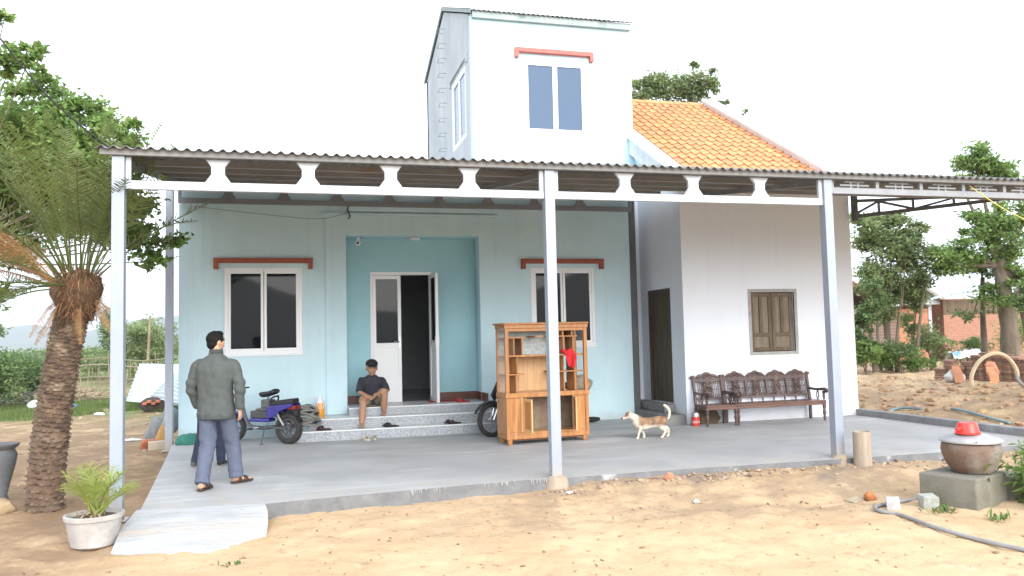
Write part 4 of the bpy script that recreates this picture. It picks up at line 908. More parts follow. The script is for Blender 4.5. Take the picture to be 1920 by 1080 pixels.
m = MB(); m.prism([(-1.5, 0), (2.0, 0), (2.0, 2.9), (.4, 4.0), (-1.5, 2.9)], 0, 4, lambda u, v, a: (u, a, v)); m.build('wall', M_pale, S)
m = MB(); m.prism([(-1.8, 2.75), (.4, 4.05), (2.3, 2.75), (2.3, 2.92), (.4, 4.25), (-1.8, 2.92)], -.4, 4.3, lambda u, v, a: (u, a, v)); m.build('roof', mat('grey fibre roof', (.30, .27, .24), None, 4, .9), S)

# ------------------------------------------------------------------ wires
m = MB(); a, b = P(-40, 20, 7.2), P(205, 278, 8.0); m.tube(crv([a, a.lerp(b, .5)-Vector((0, 0, .12)), b], 8), .008, 6); tag(m.build('power_cable', M_black), 'black cable running down from the upper left to the canopy corner', 'cable')
m = MB(); a, b = Vector((5.95, -.06, 3.50)), P(1960, 428, 9.3); m.tube(crv([a, a.lerp(b, .5)-Vector((0, 0, .05)), b], 8), .006, 6); tag(m.build('yellow_rope', mat('yellow nylon rope', (.75, .62, .12), None, 20, .6)), 'thin yellow rope slanting down from the right canopy truss', 'rope')
# ------------------------------------------------------------------ display cabinet
M_cab = mat('varnished orange wood', (.46, .20, .06), (.33, .13, .035), 3.5, .35, .06, 30, stretch=(5, 5, .5), coat=.3, c3=(.56, .29, .10), s3=2.2)
M_cabin = mat('pale cabinet board', (.58, .36, .17), (.46, .27, .12), 3, .5, .05, 30, stretch=(6, 6, .3))
M_cabedge = mat('light wood edge', (.66, .42, .20), (.58, .35, .15), 4, .45, stretch=(5, 5, .4))
C = thing('display_cabinet', 'tall varnished wooden display cabinet with glass sides behind the middle post', 'cabinet', (.155, 2.79, 0), math.radians(5.0))
CW, CD, CH = 1.345, .44, 1.82; CM = .735
def cb(nm, *a, m_=M_cab, p=C, bev=.004, **k):
    m = MB(); m.bx(*a); return m.build(nm, m_, p, bevel=bev, **k)
cb('plinth', .0, CW, .0, CD, .085, .15)
cb('plinth', .03, CW-.03, .03, CD-.02, .06, .0845, m_=mat('dark plinth wood', (.14, .06, .025), None, 5, .6))
for x in (.06, CW-.06):
    for y in (.05, CD-.05):
        m = MB(); m.lathe([(.03, 0), (.045, .03), (.04, .085)], (x, y, 0), 10); m.build('foot', M_cab, C, smooth='auto')
tp_ = MB(); tp_.prism([(-.045, CD+.01), (-.045, .03), (-.01, -.04), (CW+.01, -.04), (CW+.045, .03), (CW+.045, CD+.01)][::-1], CH-.03, CH, lambda u, v, a: (u, v, a)); tp_.build('top', M_cab, C, bevel=.008)
cb('cornice', -.012, CW+.012, -.012, CD, CH-.085, CH-.031)
cb('waist_rail', -.012, CW+.012, -.015, CD, CM-.035, CM+.035)
for x in (.0, CW-.055): cb('stile', x, x+.055, .0, .05, .151, CM-.036); cb('stile', x, x+.055, .0, .05, CM+.036, CH-.086)
for x in (.0, CW-.04): cb('rear_stile', x, x+.04, CD-.04, CD, .151, CM-.036); cb('rear_stile', x, x+.04, CD-.04, CD, CM+.036, CH-.086)
for x in (.008, CW-.022): cb('side_panel', x, x+.014, .051, CD-.041, .151, CM-.036)
for x in (.02, CW-.024): cb('side_glass', x, x+.004, .051, CD-.041, CM+.036, CH-.086, m_=M_clear, bev=0)
cb('front_rail', .056, CW-.056, .002, .045, .151, .185); cb('front_rail', .056, CW-.056, .002, .045, CH-.13, CH-.0865)
# lower part: fixed panel, doors ajar, dark inside
for x0, x1 in ((.056, .235), (CW-.24, CW-.056)):
    f = cb('fixed_panel', x0, x1, .012, .030, .1855, CM-.0365); cb('mullion', x1-.0 if x0 < .5 else x0-.025, (x1 if x0 < .5 else x0-.025)+.025, .0, .04, .1855, CM-.0365, m_=M_cabedge)
for sx, ang in ((.262, 86), (CW-.267, -74)):
    Md = T(sx, .005, .195) @ RZ(math.radians(-ang if ang > 0 else 180-ang)); w_ = .30
    m = MB(); h = CM-.036-.205; 
    for a in ((0, .04, 0, .02, 0, h), (w_-.04, w_, 0, .02, 0, h), (.04, w_-.04, 0, .02, 0, .045), (.04, w_-.04, 0, .02, h-.045, h)): m.bx(*a, M=Md)
    d = m.build('door', M_cabedge, C, bevel=.003); m = MB(); m.bx(.038, w_-.038, .006, .014, .043, h-.043, M=Md); m.build('panel', M_cab, d)
cb('bottom_board', .056, CW-.056, .046, CD-.02, .151, .17, m_=M_cabin); cb('back_board', .041, CW-.041, CD-.014, CD-.004, .17, CM-.036, m_=mat('mottled plywood', (.27, .20, .14), (.18, .13, .09), 9, .7))
# upper part: boards, shelves, mirror
nb = 7; x0b, x1b = .041, CW-.215
for k in range(nb):
    a = lerp(x0b, x1b, k/nb); b = lerp(x0b, x1b, (k+1)/nb); cb('back_plank', a+.001, b-.001, CD-.014, CD-.004, CM+.036, 1.305, m_=M_cabin, bev=.002)
M_mir = mat('etched mirror', (.34, .37, .37), (.22, .25, .25), 26, .3, .25, 30, metal=.3)
cb('mirror', x0b, x1b, CD-.012, CD-.006, 1.335, CH-.09, m_=M_mir, bev=0)
cb('shelf', .041, CW-.041, .06, CD-.015, 1.306, 1.334)
for a in ((.041, .345, 1.03), (.041, .37, 1.585), (CW-.56, CW-.041, 1.055), (CW-.53, CW-.12, 1.595), (.52, .66, 1.60)): cb('short_shelf', a[0], a[1], .10, CD-.016, a[2], a[2]+.02)
for a in ((.195, .215, CM+.036, 1.03), (.215, .235, 1.05, 1.306), (.17, .19, 1.334, 1.585), (.30, .32, 1.334, 1.585), (CW-.36, CW-.34, CM+.036, 1.055), (CW-.37, CW-.35, 1.075, 1.306), (CW-.18, CW-.155, CM+.036, 1.055), (CW-.18, CW-.155, 1.075, 1.306), (CW-.20, CW-.17, 1.334, 1.595), (CW-.36, CW-.33, 1.334, 1.595), (CW-.22, CW-.19, 1.615, CH-.09), (CW-.37, CW-.34, 1.615, CH-.09)): cb('divider', a[0], a[1], .11, CD-.016, a[2], a[3])
# red cloth on the shelf
CM_ = T(.155, 2.79, 0) @ RZ(math.radians(5.0)); m = MB(); rg = []
for i in range(15):
    s_ = i/14; x = CW-.40+.21*s_; row = []
    for j in range(15):
        t_ = j/14; fold = .022*math.sin(9*s_+4*t_)+.014*math.sin(21*s_+2*t_)+.02*mnoise.noise(Vector((s_*5, t_*5, 0)))
        if t_ < .3: row.append((x+.04*mnoise.noise(Vector((t_*4, s_*3, 2))), .16-.12*t_/.3, 1.345+.07*math.sin(PI*s_)*(1-t_)+fold))
        else:
            q = (t_-.3)/.7; row.append((CW-.30+(x-(CW-.30))*(1-.55*q*q)+fold+.05*q, .04-.03*math.sin(PI*q)+fold, 1.36-.27*q*(1-.35*abs(s_-.6))))
    rg.append(row)
m.add([CM_ @ Vector(p) for r in rg for p in r], [(i*15+j, i*15+j+1, (i+1)*15+j+1, (i+1)*15+j) for i in range(14) for j in range(14)])
o = m.build('red_cloth', mat('bright red cloth', (.72, .025, .03), (.58, .015, .02), 5, .8), smooth=True); md = o.modifiers.new('thick', 'SOLIDIFY'); md.thickness = .006; tag(o, 'crumpled bright red cloth hanging from the cabinet shelf', 'cloth')

# ------------------------------------------------------------------ carved bench and armchair
M_rose = mat('carved dark rosewood', (.105, .058, .048), (.058, .032, .028), 9, .5, .45, 45, coat=.15, c3=(.17, .105, .09), s3=5, bdist=.012)
M_seat = mat('polished seat wood', (.17, .085, .058), (.12, .06, .04), 5, .35, stretch=(.6, 6, 6), coat=.2)
def turned_leg(m, x, y, z0, z1, r=.026):
    h = z1-z0; pr = [(r*.65, 0), (r*.9, .05), (r*.6, .10), (r*1.05, .18), (r*.7, .26), (r*1.15, .36), (r*1.2, .48), (r*.75, .56), (r*1.1, .66), (r*1.25, .80), (r*1.3, 1)]
    m.lathe([(a, z0+b*h) for a, b in pr], (x, y, 0), 10)
def carved_seat(name, label, loc, rz, W, nm, cat):
    t = thing(name, label, cat, loc, rz); D = .43; zs, zt = .335, .80; lean = .10
    L = lambda z: D+lean*(z-zs)/(zt-zs)*.9     # leaning back plane
    for x in (.03, W-.03):
        m = MB(); turned_leg(m, x, .03, 0, zs); m.build('leg', M_rose, t, smooth=True)
        m = MB(); m.bar((x, L(zs)+.01, 0), (x, L(zs)+.01, zs), .05, .045, (1, 0, 0)); m.bar((x, L(zs)+.01, zs), (x, L(zt)+.01, zt+.05), .05, .045, (1, 0, 0)); m.build('rear_post', M_rose, t, bevel=.006)
        m = MB(); turned_leg(m, x, .03, zs+.03, .52, .022); m.build('arm_post', M_rose, t, smooth=True)
        m = MB(); m.tube(crv([(x, L(.56), .555), (x, .30, .54), (x, .15, .545), (x, .02, .555), (x, -.05, .535)], 4), [.022]*8+[.026]*5+[.036]*4, 8); m.ell((x, -.045, .53), (.032, .05, .042)); m.build('arm_rest', M_rose, t, smooth=True)
        m = MB(); m.tube(crv([(x, .20, .535), (x, .175, .44), (x, .20, .38), (x, .20, zs+.03)], 4), .010, 6); m.tube(crv([(x, .20, .535), (x, .245, .44), (x, .22, .38), (x, .20, zs+.03)], 4), .010, 6); m.build('arm_scroll', M_rose, t, smooth=True)
    m = MB(); m.bx(.0, W, .0, .045, zs-.055, zs-.001); m.build('front_rail', M_seat, t, bevel=.008)
    for x in (.0, W-.04): m = MB(); m.bx(x, x+.04, .046, D, zs-.055, zs-.001); m.build('side_rail', M_rose, t)
    for k in range(4):
        m = MB(); y0 = -.012+k*(D/4); m.bx(.006, W-.006, y0, y0+D/4-.004, zs, zs+.024); m.build('seat_plank', M_seat, t, bevel=.004)
    def BK(x0, x1, z0, z1, y=0., d=.03):
        vs = [(x, L(z)+yy+y, z) for z in (z0, z1) for (x, yy) in ((x0, -d/2), (x1, -d/2), (x1, d/2), (x0, d/2))]
        q = MB(); q.add(vs, [(0,3,2,1),(4,5,6,7),(0,1,5,4),(1,2,6,5),(2,3,7,6),(3,0,4,7)]); return q
    BK(.055, W-.055, .425, .465).build('back_rail', M_rose, t, bevel=.005); BK(.055, W-.055, .735, .775).build('back_rail', M_rose, t, bevel=.005)
    nfoot = max(2, nm*2)
    for i in range(nfoot):
        x = lerp(.1, W-.1, i/(nfoot-1)); q = BK(x-.014, x+.014, zs+.025, .424, 0, .022); q.build('rail_block', M_rose, t)
    sec = (W-.11)/nm
    for s_ in range(nm):
        xa = .055+s_*sec; xc = xa+sec/2
        if s_: BK(xa-.022, xa+.022, .466, .734).build('back_stile', M_rose, t)
        # carved medallion board with an oval relief
        q = BK(xc-sec*.155, xc+sec*.155, .466, .734, 0, .02); brd = q.build('medallion', M_rose, t)
        q = MB(); zc = .60; yy = L(zc)-.018
        q.tube([(xc+sec*.12*math.cos(a), L(zc+.10*math.sin(a))-.016, zc+.10*math.sin(a)) for a in np.linspace(0, 2*PI, 20)[:-1]], .011, 6, closed=True)
        for k in range(9):
            a = k*2.4; rr = .018+.0075*k*sec*1.6; q.ell((xc+rr*math.cos(a)*.8, yy, zc+rr*math.sin(a)), (.017, .012, .017), nu=8, nv=5)
        for k in (-1, 1):
            for dx in (-1, 1): q.ell((xc+dx*sec*.10, L(zc+k*.115)-.014, zc+k*.115), (.022, .010, .02), nu=8, nv=5)
        q.build('oval_carving', M_rose, brd, smooth=True, kind='stuff')
        for sg in (-1, 1):
            for k in range(4):
                x = xc+sg*(sec*.19+k*sec*.068); z0, z1 = .466, .734; q = MB()
                pr = [(.0075, 0), (.0075, .06), (.012, .12), (.006, .2), (.0085, .3), (.006, .42), (.0125, .5), (.006, .58), (.0085, .7), (.006, .8), (.012, .88), (.0075, .94), (.0075, 1)]
                q.lathe([(r_, lerp(z0, z1, f)) for r_, f in pr], (x, 0, 0), 6)
                for v in q.v: v.y += L(v.z)
                q.build('spindle', M_rose, t, smooth=True)
        # scalloped crest with a pierced hole
        pts = [(xa+.002, .7755)]; n = 22; out = []
        for i in range(n+1):
            u = i/n; z = .80+.085*math.sin(PI*u)**1.15+.022*abs(math.sin(3*PI*u)); out.append((xa+.002+u*(sec-.004), z))
        pl = [(xa+.002, .7755), (xa+sec-.002, .7755)]+out[::-1]
        q = MB(); q.prism(pl, -.015, .015, lambda u, v, a: (u, L(v)+a, v)); cr = q.build('crest', M_rose, t)
        q = MB(); 
        for sg in (-1, 1): q.tube(crv([(xc+sg*.02, L(.86)-.02, .865), (xc+sg*sec*.14, L(.85)-.02, .85), (xc+sg*sec*.28, L(.82)-.02, .822), (xc+sg*sec*.43, L(.81)-.02, .805)], 4), .012, 6)
        q.ell((xc, L(.845)-.018, .835), (.035, .012, .022)); q.ell((xc-.06, L(.82)-.018, .81), (.03, .012, .018)); q.ell((xc+.06, L(.82)-.018, .81), (.03, .012, .018))
        q.build('crest_carving', M_rose, cr, smooth=True, kind='stuff')
    for x in (.012, W-.012):
        q = MB(); q.ell((x, L(.80)-.005, .82), (.045, .025, .03)); q.build('crest_scroll', M_rose, t, smooth=True)
    return t
carved_seat('carved_bench', 'long carved dark wooden bench against the white wall', (4.50, 3.66, 0), 0, 1.78, 4, 'bench')
carved_seat('carved_armchair', 'carved dark wooden armchair at the left end of the long bench', (3.885, 3.63, 0), math.radians(-1), .60, 1, 'armchair')
# red can and leaning board under the chair
t = thing('paint_can', 'red and grey metal can beside the carved armchair', 'can', (3.83, 3.92, 0))
m = MB(); m.lathe([(.068, 0), (.07, .01), (.07, .155)], n=20); m.build('body', mat('red can label', (.60, .06, .05), (.48, .04, .04), 6, .4), t, smooth='auto')
m = MB(); m.lathe([(.0702, .1555), (.0702, .215), (.066, .225), (.06, .222)], n=20); m.build('upper_band', M_chrome, t, smooth='auto')
m = MB(); m.lathe([(.0708, .05), (.0708, .09)], n=20); m.build('label_stripe', mat('pale label print', (.72, .5, .46), (.6, .1, .1), 22, .5), t, smooth='auto')
m = MB(); m.prism([(4.0, .005), (4.32, .005), (4.40, .09), (4.36, .20), (4.26, .30), (4.0, .30)], 4.05, 4.075, lambda u, v, a: (u, a+v*.25, v)); tag(m.build('brown_board', mat('dark brown board', (.085, .055, .03), (.06, .04, .022), 6, .8)), 'dark brown board leaning on the wall beneath the carved armchair', 'board')

# ------------------------------------------------------------------ wheels
def wheel(parent, c, R_, tw_, steer=0., spokes=10, rimm=M_dsteel, alloy=True):
    "wheel standing in the XZ plane of its vehicle"
    M0 = T(*c) @ RZ(steer); n = 28
    m = MB(); m.tube([M0 @ Vector((math.cos(a)*(R_-tw_), 0, math.sin(a)*(R_-tw_))) for a in np.linspace(0, 2*PI, n+1)[:-1]], tw_, 10, closed=True)
    ty = m.build('wheel', M_rubber, parent, smooth=True)
    m = MB(); m.tube([M0 @ Vector((math.cos(a)*(R_-tw_*2.0), 0, math.sin(a)*(R_-tw_*2.0))) for a in np.linspace(0, 2*PI, n+1)[:-1]], (tw_*.55, tw_*.4), 6, closed=True); m.build('rim', rimm, ty, smooth=True)
    for k in range(spokes):
        a = 2*PI*k/spokes; m = MB(); m.bar(M0 @ Vector((math.cos(a)*.03, 0, math.sin(a)*.03)), M0 @ Vector((math.cos(a+.12)*(R_-tw_*2), 0, math.sin(a+.12)*(R_-tw_*2))), .02 if alloy else .006, .024 if alloy else .006, M0.to_3x3() @ Vector((0, 1, 0))); m.build('spoke', rimm, ty)
    m = MB(); m.tube([M0 @ Vector((0, -.045, 0)), M0 @ Vector((0, .045, 0))], .05, 12); m.build('hub', rimm, ty, smooth='auto')
    m = MB()
    for k in range(44):
        a = 2*PI*k/44
        for sg in (-1, 1): m.box((0, 0, 0), (.016, tw_*.7, .010), M=M0 @ RY(-a) @ T(R_-.003, sg*tw_*.42, 0) @ RZ(sg*.4) @ RY(PI/2))
    m.build('tread', M_rubber, ty, kind='stuff'); return ty
# ------------------------------------------------------------------ electric bicycle
M_bluep = mat('glossy blue paint', (.032, .03, .27), (.025, .022, .21), 5, .25, coat=.6)
E = thing('electric_bicycle', 'blue and black electric bicycle parked by the steps', 'bicycle', (-2.98, 4.50, 0), math.radians(180-37))
wheel(E, (0, 0, .245), .245, .05, spokes=6); wheel(E, (1.12, 0, .235), .235, .04, math.radians(14), spokes=6)
def ep(nm, m, mt, sm='auto', **k): return m.build(nm, mt, E, smooth=sm, **k)
m = MB(); m.tube(crv([(.30, 0, .26), (.55, 0, .24), (.80, 0, .30), (.92, 0, .62), (.90, 0, .82)], 5), .03, 10); ep('frame', m, M_dsteel)
m = MB(); 
for y in (-.065, .065): m.tube([(.34, y, .27), (0, y, .235)], .016, 8); m.tube([(.28, y, .52), (.02, y, .255)], .012, 8)
ep('swing_arm', m, M_dsteel)
m = MB()
for y in (-.07, .07):
    m.tube([(.20, y, .52), (.05, y, .30)], .018, 10)
ep('shock_absorber', m, M_chrome)
# saddle
rg = []
for i in range(9):
    s_ = i/8; x = .26+.30*s_; w_ = lerp(.115, .035, s_**.8); z = .775+.03*(1-s_)**2*2+.01*s_; rg.append([(x, w_*math.cos(a), z+(.035 if math.sin(a) > 0 else .055)*math.sin(a)*(1 if s_ < .99 else .7)) for a in np.linspace(0, 2*PI, 13)[:-1]])
m = MB(); m.rings(rg); ep('saddle', m, M_black, True)
m = MB(); m.tube([(.40, 0, .74), (.44, 0, .40)], .02, 8); ep('seat_post', m, M_chrome)
m = MB(); m.bx(.30, .50, -.07, .07, .56, .70); ep('battery_lock_box', m, M_dsteel, bevel=.02)
# pillion and fairing
rg = []
for i in range(7):
    s_ = i/6; x = .30-.44*s_; w_ = .105-.02*s_; rg.append([(x, -w_, .60+.045*s_), (x, w_, .60+.045*s_), (x, w_, .655+.05*s_), (x, w_*.7, .675+.05*s_), (x, -w_*.7, .675+.05*s_), (x, -w_, .655+.05*s_)])
m = MB(); m.rings(rg); ep('pillion_seat', m, M_black, bevel=.01)
for sg in (-1, 1):
    pl = [(.34, .40), (.20, .43), (.10, .52), (-.14, .60), (-.15, .645), (.30, .60), (.36, .56)]; m = MB(); m.prism(pl, sg*.085, sg*.115, lambda u, v, a: (u, a, v)); ep('side_fairing', m, M_bluep, bevel=.008)
m = MB(); m.bx(-.17, -.02, -.09, .09, .545, .61); ep('tail_light', m, mat('dark red lens', (.20, .02, .015), None, 8, .2), bevel=.015)
m = MB(); m.bx(-.19, -.13, -.04, .04, .44, .54); ep('number_plate_holder', m, M_black)
m = MB()
m.tube(crv([(.30, -.09, .62), (.27, -.09, .72), (.22, 0, .755), (.27, .09, .72), (.30, .09, .62)], 5), .014, 8); ep('grab_rail', m, M_black)
m = MB(); m.bx(.34, .70, -.085, .085, .40, .52); ep('battery_box', m, mat('dark grey battery cover', (.07, .07, .075), (.05, .05, .055), 5, .5), bevel=.02)
m = MB(); m.bx(.33, .72, -.10, .10, .345, .40); ep('floor_tray', m, M_bluep, bevel=.015)
m = MB(); m.bx(.36, .60, -.075, .075, .521, .56); ep('grey_bag', m, mat('grey rag', (.16, .16, .17), (.11, .11, .12), 8, .9), bevel=.02)
m = MB(); m.tube([(-.02, -.10, .22), (.33, -.10, .26)], .022, 8); ep('chain_guard', m, M_chrome)
for sg in (-1, 1):
    m = MB(); m.tube([(.50, sg*.05, .26), (.50, sg*.12, .26), (.50+sg*.13, sg*.12, .24)], .010, 6); cr_ = ep('crank', m, M_chrome)
    m = MB(); m.bx(.46+sg*.13, .55+sg*.13, min(sg*.13, sg*.22), max(sg*.13, sg*.22), .228, .25); m.build('pedal', M_black, cr_)
m = MB(); m.tube([(.42, .07, .27), (.36, .22, .012)], .011, 6); m.tube([(.36, .20, .008), (.36, .25, .008)], .012, 6); ep('kickstand', m, M_dsteel)
for y in (-.06, .06):
    m = MB(); m.tube([(1.12, y, .235), (.98, y, .66)], .018, 8); ep('fork_leg', m, M_dsteel)
m = MB(); m.tube([(.99, 0, .64), (.92, 0, .88)], .024, 8); m.tube(crv([(.92, -.16, .88), (.93, -.08, .88), (.93, 0, .88), (.93, .08, .88), (.92, .16, .88)], 4), .013, 8); ep('handlebar', m, M_black)
m = MB(); rg = [[(1.12+math.cos(a)*.262, y, .235+math.sin(a)*.262) for y in (-.055, .055)]+[(1.12+math.cos(a)*.272, y, .235+math.sin(a)*.272) for y in (.055, -.055)] for a in np.linspace(.5, 2.6, 12)]; m.rings(rg); ep('front_fender', m, M_bluep)
m = MB(); rg = [[(math.cos(a)*.258, y, .235+math.sin(a)*.258) for y in (-.055, .055)]+[(math.cos(a)*.266, y, .235+math.sin(a)*.266) for y in (.055, -.055)] for a in np.linspace(.9, 2.7, 12)]; m.rings(rg); ep('rear_fender', m, M_black)
m = MB(); m.lathe([(.06, -.07), (.08, 0), (.08, .05)], n=14, M=T(1.03, 0, .80) @ RY(PI/2)); ep('head_lamp', m, M_chrome)

# ------------------------------------------------------------------ motorbike behind the cabinet
B = thing('motorbike', 'black underbone motorbike parked behind the wooden cabinet', 'motorbike', (1.56, 4.10, 0), math.radians(186))
wheel(B, (0, 0, .28), .28, .042, spokes=18, rimm=M_chrome, alloy=False); wheel(B, (1.36, 0, .28), .28, .038, math.radians(16), spokes=18, rimm=M_chrome, alloy=False)
def bp_(nm, m, mt, sm='auto', **k): return m.build(nm, mt, B, smooth=sm, **k)
for y in (-.075, .075): m = MB(); m.tube([(1.36, y, .28), (1.14, y, .82)], .022, 8); bp_('fork_leg', m, M_chrome)
m = MB(); rg = [[(1.36+math.cos(a)*.292, y, .28+math.sin(a)*.292) for y in (-.06, .06)]+[(1.36+math.cos(a)*.305, y, .28+math.sin(a)*.305) for y in (.06, -.06)] for a in np.linspace(.35, 2.5, 12)]; m.rings(rg); bp_('front_fender', m, M_black)
for sg in (-1, 1):
    m = MB(); m.prism([(1.20, .92), (1.33, .66), (1.22, .48), (.98, .30), (.92, .34), (1.02, .58), (1.06, .90)], sg*.09, sg*.16, lambda u, v, a: (u, a, v)); bp_('leg_shield', m, M_black, bevel=.015)
m = MB(); m.tube(crv([(1.10, 0, .84), (1.0, 0, .55), (.7, 0, .45), (.3, 0, .55), (-.1, 0, .66)], 5), .05, 8); bp_('frame', m, M_black)
rg = []
for i in range(8):
    s_ = i/7; x = .72-.86*s_; w_ = .12-.02*s_; z = .72+.07*s_; rg.append([(x, w_*math.cos(a), z+.05*math.sin(a)) for a in np.linspace(0, 2*PI, 11)[:-1]])
m = MB(); m.rings(rg); bp_('seat', m, M_black, True)
m = MB(); m.prism([(.75, .48), (.75, .68), (-.2, .76), (-.28, .70), (.3, .5)], -.10, .10, lambda u, v, a: (u, a, v)); bp_('rear_body', m, M_black, bevel=.02)
m = MB(); m.bx(.55, .85, -.13, .13, .22, .46); bp_('engine', m, M_dsteel, bevel=.03)
m = MB(); m.tube([(.62, -.15, .24), (-.15, -.16, .30)], [.02, .05], 10); bp_('exhaust', m, M_chrome)
m = MB(); m.tube(crv([(.98, -.33, 1.02), (1.08, -.14, .98), (1.12, 0, .94), (1.08, .14, .98), (.98, .33, 1.02)], 4), .014, 8); m.ell((1.13, 0, .96), (.09, .14, .09)); bp_('handlebar', m, M_black, True)
for sg in (-1, 1): m = MB(); m.tube([(1.03, sg*.26, 1.0), (1.02, sg*.30, 1.16)], .007, 6); m.ell((1.02, sg*.31, 1.19), (.012, .06, .04)); bp_('mirror', m, M_black, True)
m = MB(); m.tube([(.45, .1, .26), (.38, .25, .01)], .012, 6); bp_('kickstand', m, M_dsteel)
m = MB(); m.bx(-.34, -.24, -.06, .06, .62, .70); bp_('tail_light', m, mat('dark red lens', (.2, .02, .015), None, 8, .2))
def sack(label, loc, r, c1, rz=0, name='sack'):
    m = MB(); m.ell((0, 0, 0), r, nu=20, nv=12)
    for v in m.v: v += v.normalized()*(mnoise.fractal(v*9+Vector(loc), 1, 2, 3)*.06); v.z = max(v.z, -r[2]*.82)
    o = m.build(name, mat('woven sack '+name, c1, tuple(x*.75 for x in c1), 8, .9, .4, 60), smooth=True); o.location = loc; o.rotation_euler = (0, 0, rz); tag(o, label, 'sack'); return o
sack('tan woven sack on the back of the motorbike', (1.74, 4.0, .80), (.22, .17, .13), (.34, .28, .20))
sack('second tan sack hanging below the first behind the cabinet', (1.70, 3.98, .56), (.17, .13, .15), (.30, .25, .19))
sack('dark rag bundle lying at the foot of the blue wall', (2.28, 5.30, .05), (.30, .10, .06), (.025, .024, .024), name='rag_bundle')
sack('green plastic bag at the left corner of the blue wall', (-4.58, 5.22, .07), (.20, .14, .10), (.05, .22, .17), name='plastic_bag')

# ------------------------------------------------------------------ hose coil, helmet, thermos, shoes
t = thing('hose_coil', 'coil of grey hose lying on the step beside the bicycle', 'hose', (-2.80, 4.76, .165)); t.scale = (1.28, 1.28, 1.28)
for k in range(13):
    m = MB(); r_ = rnd.uniform(.15, .25); zc = .03+.016*k; ox, oy = rnd.uniform(-.03, .03), rnd.uniform(-.03, .03); e = rnd.uniform(.65, .85); tl = rnd.uniform(-.25, .25)
    m.tube([(ox+r_*math.cos(a), oy+e*.7*r_*math.sin(a), zc+.06+tl*r_*math.cos(a+k)+.03*math.sin(2*a+k)) for a in np.linspace(0, 2*PI, 26)[:-1]], .014, 6, closed=True); m.build('loop', mat('grey hose plastic', (.20, .20, .185), (.15, .15, .14), 9, .6, rand=.3), t, smooth=True)
m = MB(); m.ell((0, 0, 0), (.13, .12, .11))
for v in m.v: v.z = max(v.z, -.03)
o = m.build('black_helmet', M_black, smooth=True); o.location = (-2.68, 5.12, .362+.10); tag(o, 'black rounded helmet showing behind the hose coil', 'helmet')
t = thing('thermos', 'orange and white thermos flask standing on the ledge below the blue wall', 'thermos', (-2.47, 5.30, .33))
m = MB(); m.lathe([(.066, 0), (.07, .012), (.07, .225), (.066, .235)], n=20); m.build('body', mat('orange flask', (.80, .34, .02), (.72, .28, .02), 5, .35, coat=.3), t, smooth='auto')
m = MB(); m.lathe([(.071, .2355), (.067, .262), (.042, .285), (.036, .345), (.026, .362)], n=20); m.build('lid', mat('white flask cap', (.78, .76, .80), None, 5, .35), t, smooth='auto')
m = MB(); m.tube(crv([(-.055, -.055, .235), (-.045, -.075, .20), (-.012, -.078, .13)], 4), .007, 6); m.tube(crv([(.055, -.055, .235), (.055, -.07, .20), (.03, -.075, .13)], 4), .007, 6); m.build('strap', mat('white flask cap', (.78, .76, .80), None, 5, .35), t, smooth=True)
def slipper(parent, c, a, mt, sole, L_=.25):
    M0 = T(*c) @ RZ(a); pl = [(.035*math.cos(q)*(1.15 if math.sin(q) > 0 else .9), L_/2*math.sin(q)) for q in np.linspace(0, 2*PI, 17)[:-1]]
    m = MB(); m.prism(pl, 0, .022, lambda u, v, z: M0 @ Vector((u, v, z))); s_ = m.build('slipper', sole, parent, bevel=.004)
    m = MB(); rg = [[M0 @ Vector((.045*math.cos(q), y, .018+.05*math.sin(q)*k)) for q in np.linspace(0, PI, 8)] for y, k in ((.02, .95), (.05, .85), (.085, .6))]
    m.add([p for r in rg for p in r], [(i*8+j, i*8+j+1, (i+1)*8+j+1, (i+1)*8+j) for i in range(2) for j in range(7)]); o = m.build('strap', mt, s_, smooth=True, fix=False); md = o.modifiers.new('t', 'SOLIDIFY'); md.thickness = .006
def slippers(label, x, y, z, a, c, sole, gap=.11, L_=.25):
    t = thing('slipper_pair', label, 'slippers', (x, y, z), a, group='slippers left around the steps'); mt = mat('slipper '+label[:12], c, tuple(q*.7 for q in c), 9, .7); ms = mat('sole '+label[:12], sole, None, 9, .8)
    slipper(t, (-gap/2, 0, 0), .15, mt, ms, L_); slipper(t, (gap/2, .03, 0), -.2, mt, ms, L_)
slippers('dark brown slippers on the lowest step near the thermos', -2.42, 4.73, .165, 1.3, (.05, .022, .018), (.04, .02, .016))
slippers('black slippers in the middle of the lowest step', -1.33, 4.74, .165, 1.5, (.02, .02, .024), (.02, .02, .022))
slippers('dark plum sandals at the right end of the lowest step', -.28, 4.73, .165, 1.6, (.06, .035, .05), (.04, .02, .03), .13)
slippers('off white slippers on the floor in front of the seated person', -1.70, 4.44, 0, .25, (.62, .56, .40), (.60, .56, .44), .14, .23)
slippers('red sandal on the top step right of the open door', .02, 5.42, .471, 1.45, (.50, .05, .04), (.40, .04, .035), .2)
m = MB(); m.bx(-.55, .10, 5.50, 5.88, .4715, .484); o = m.build('door_mat', mat('red woven mat', (.42, .06, .05), (.25, .04, .035), 40, .95, .5, 80), bevel=.004); tag(o, 'thin red woven mat on the porch floor right of the door', 'mat')
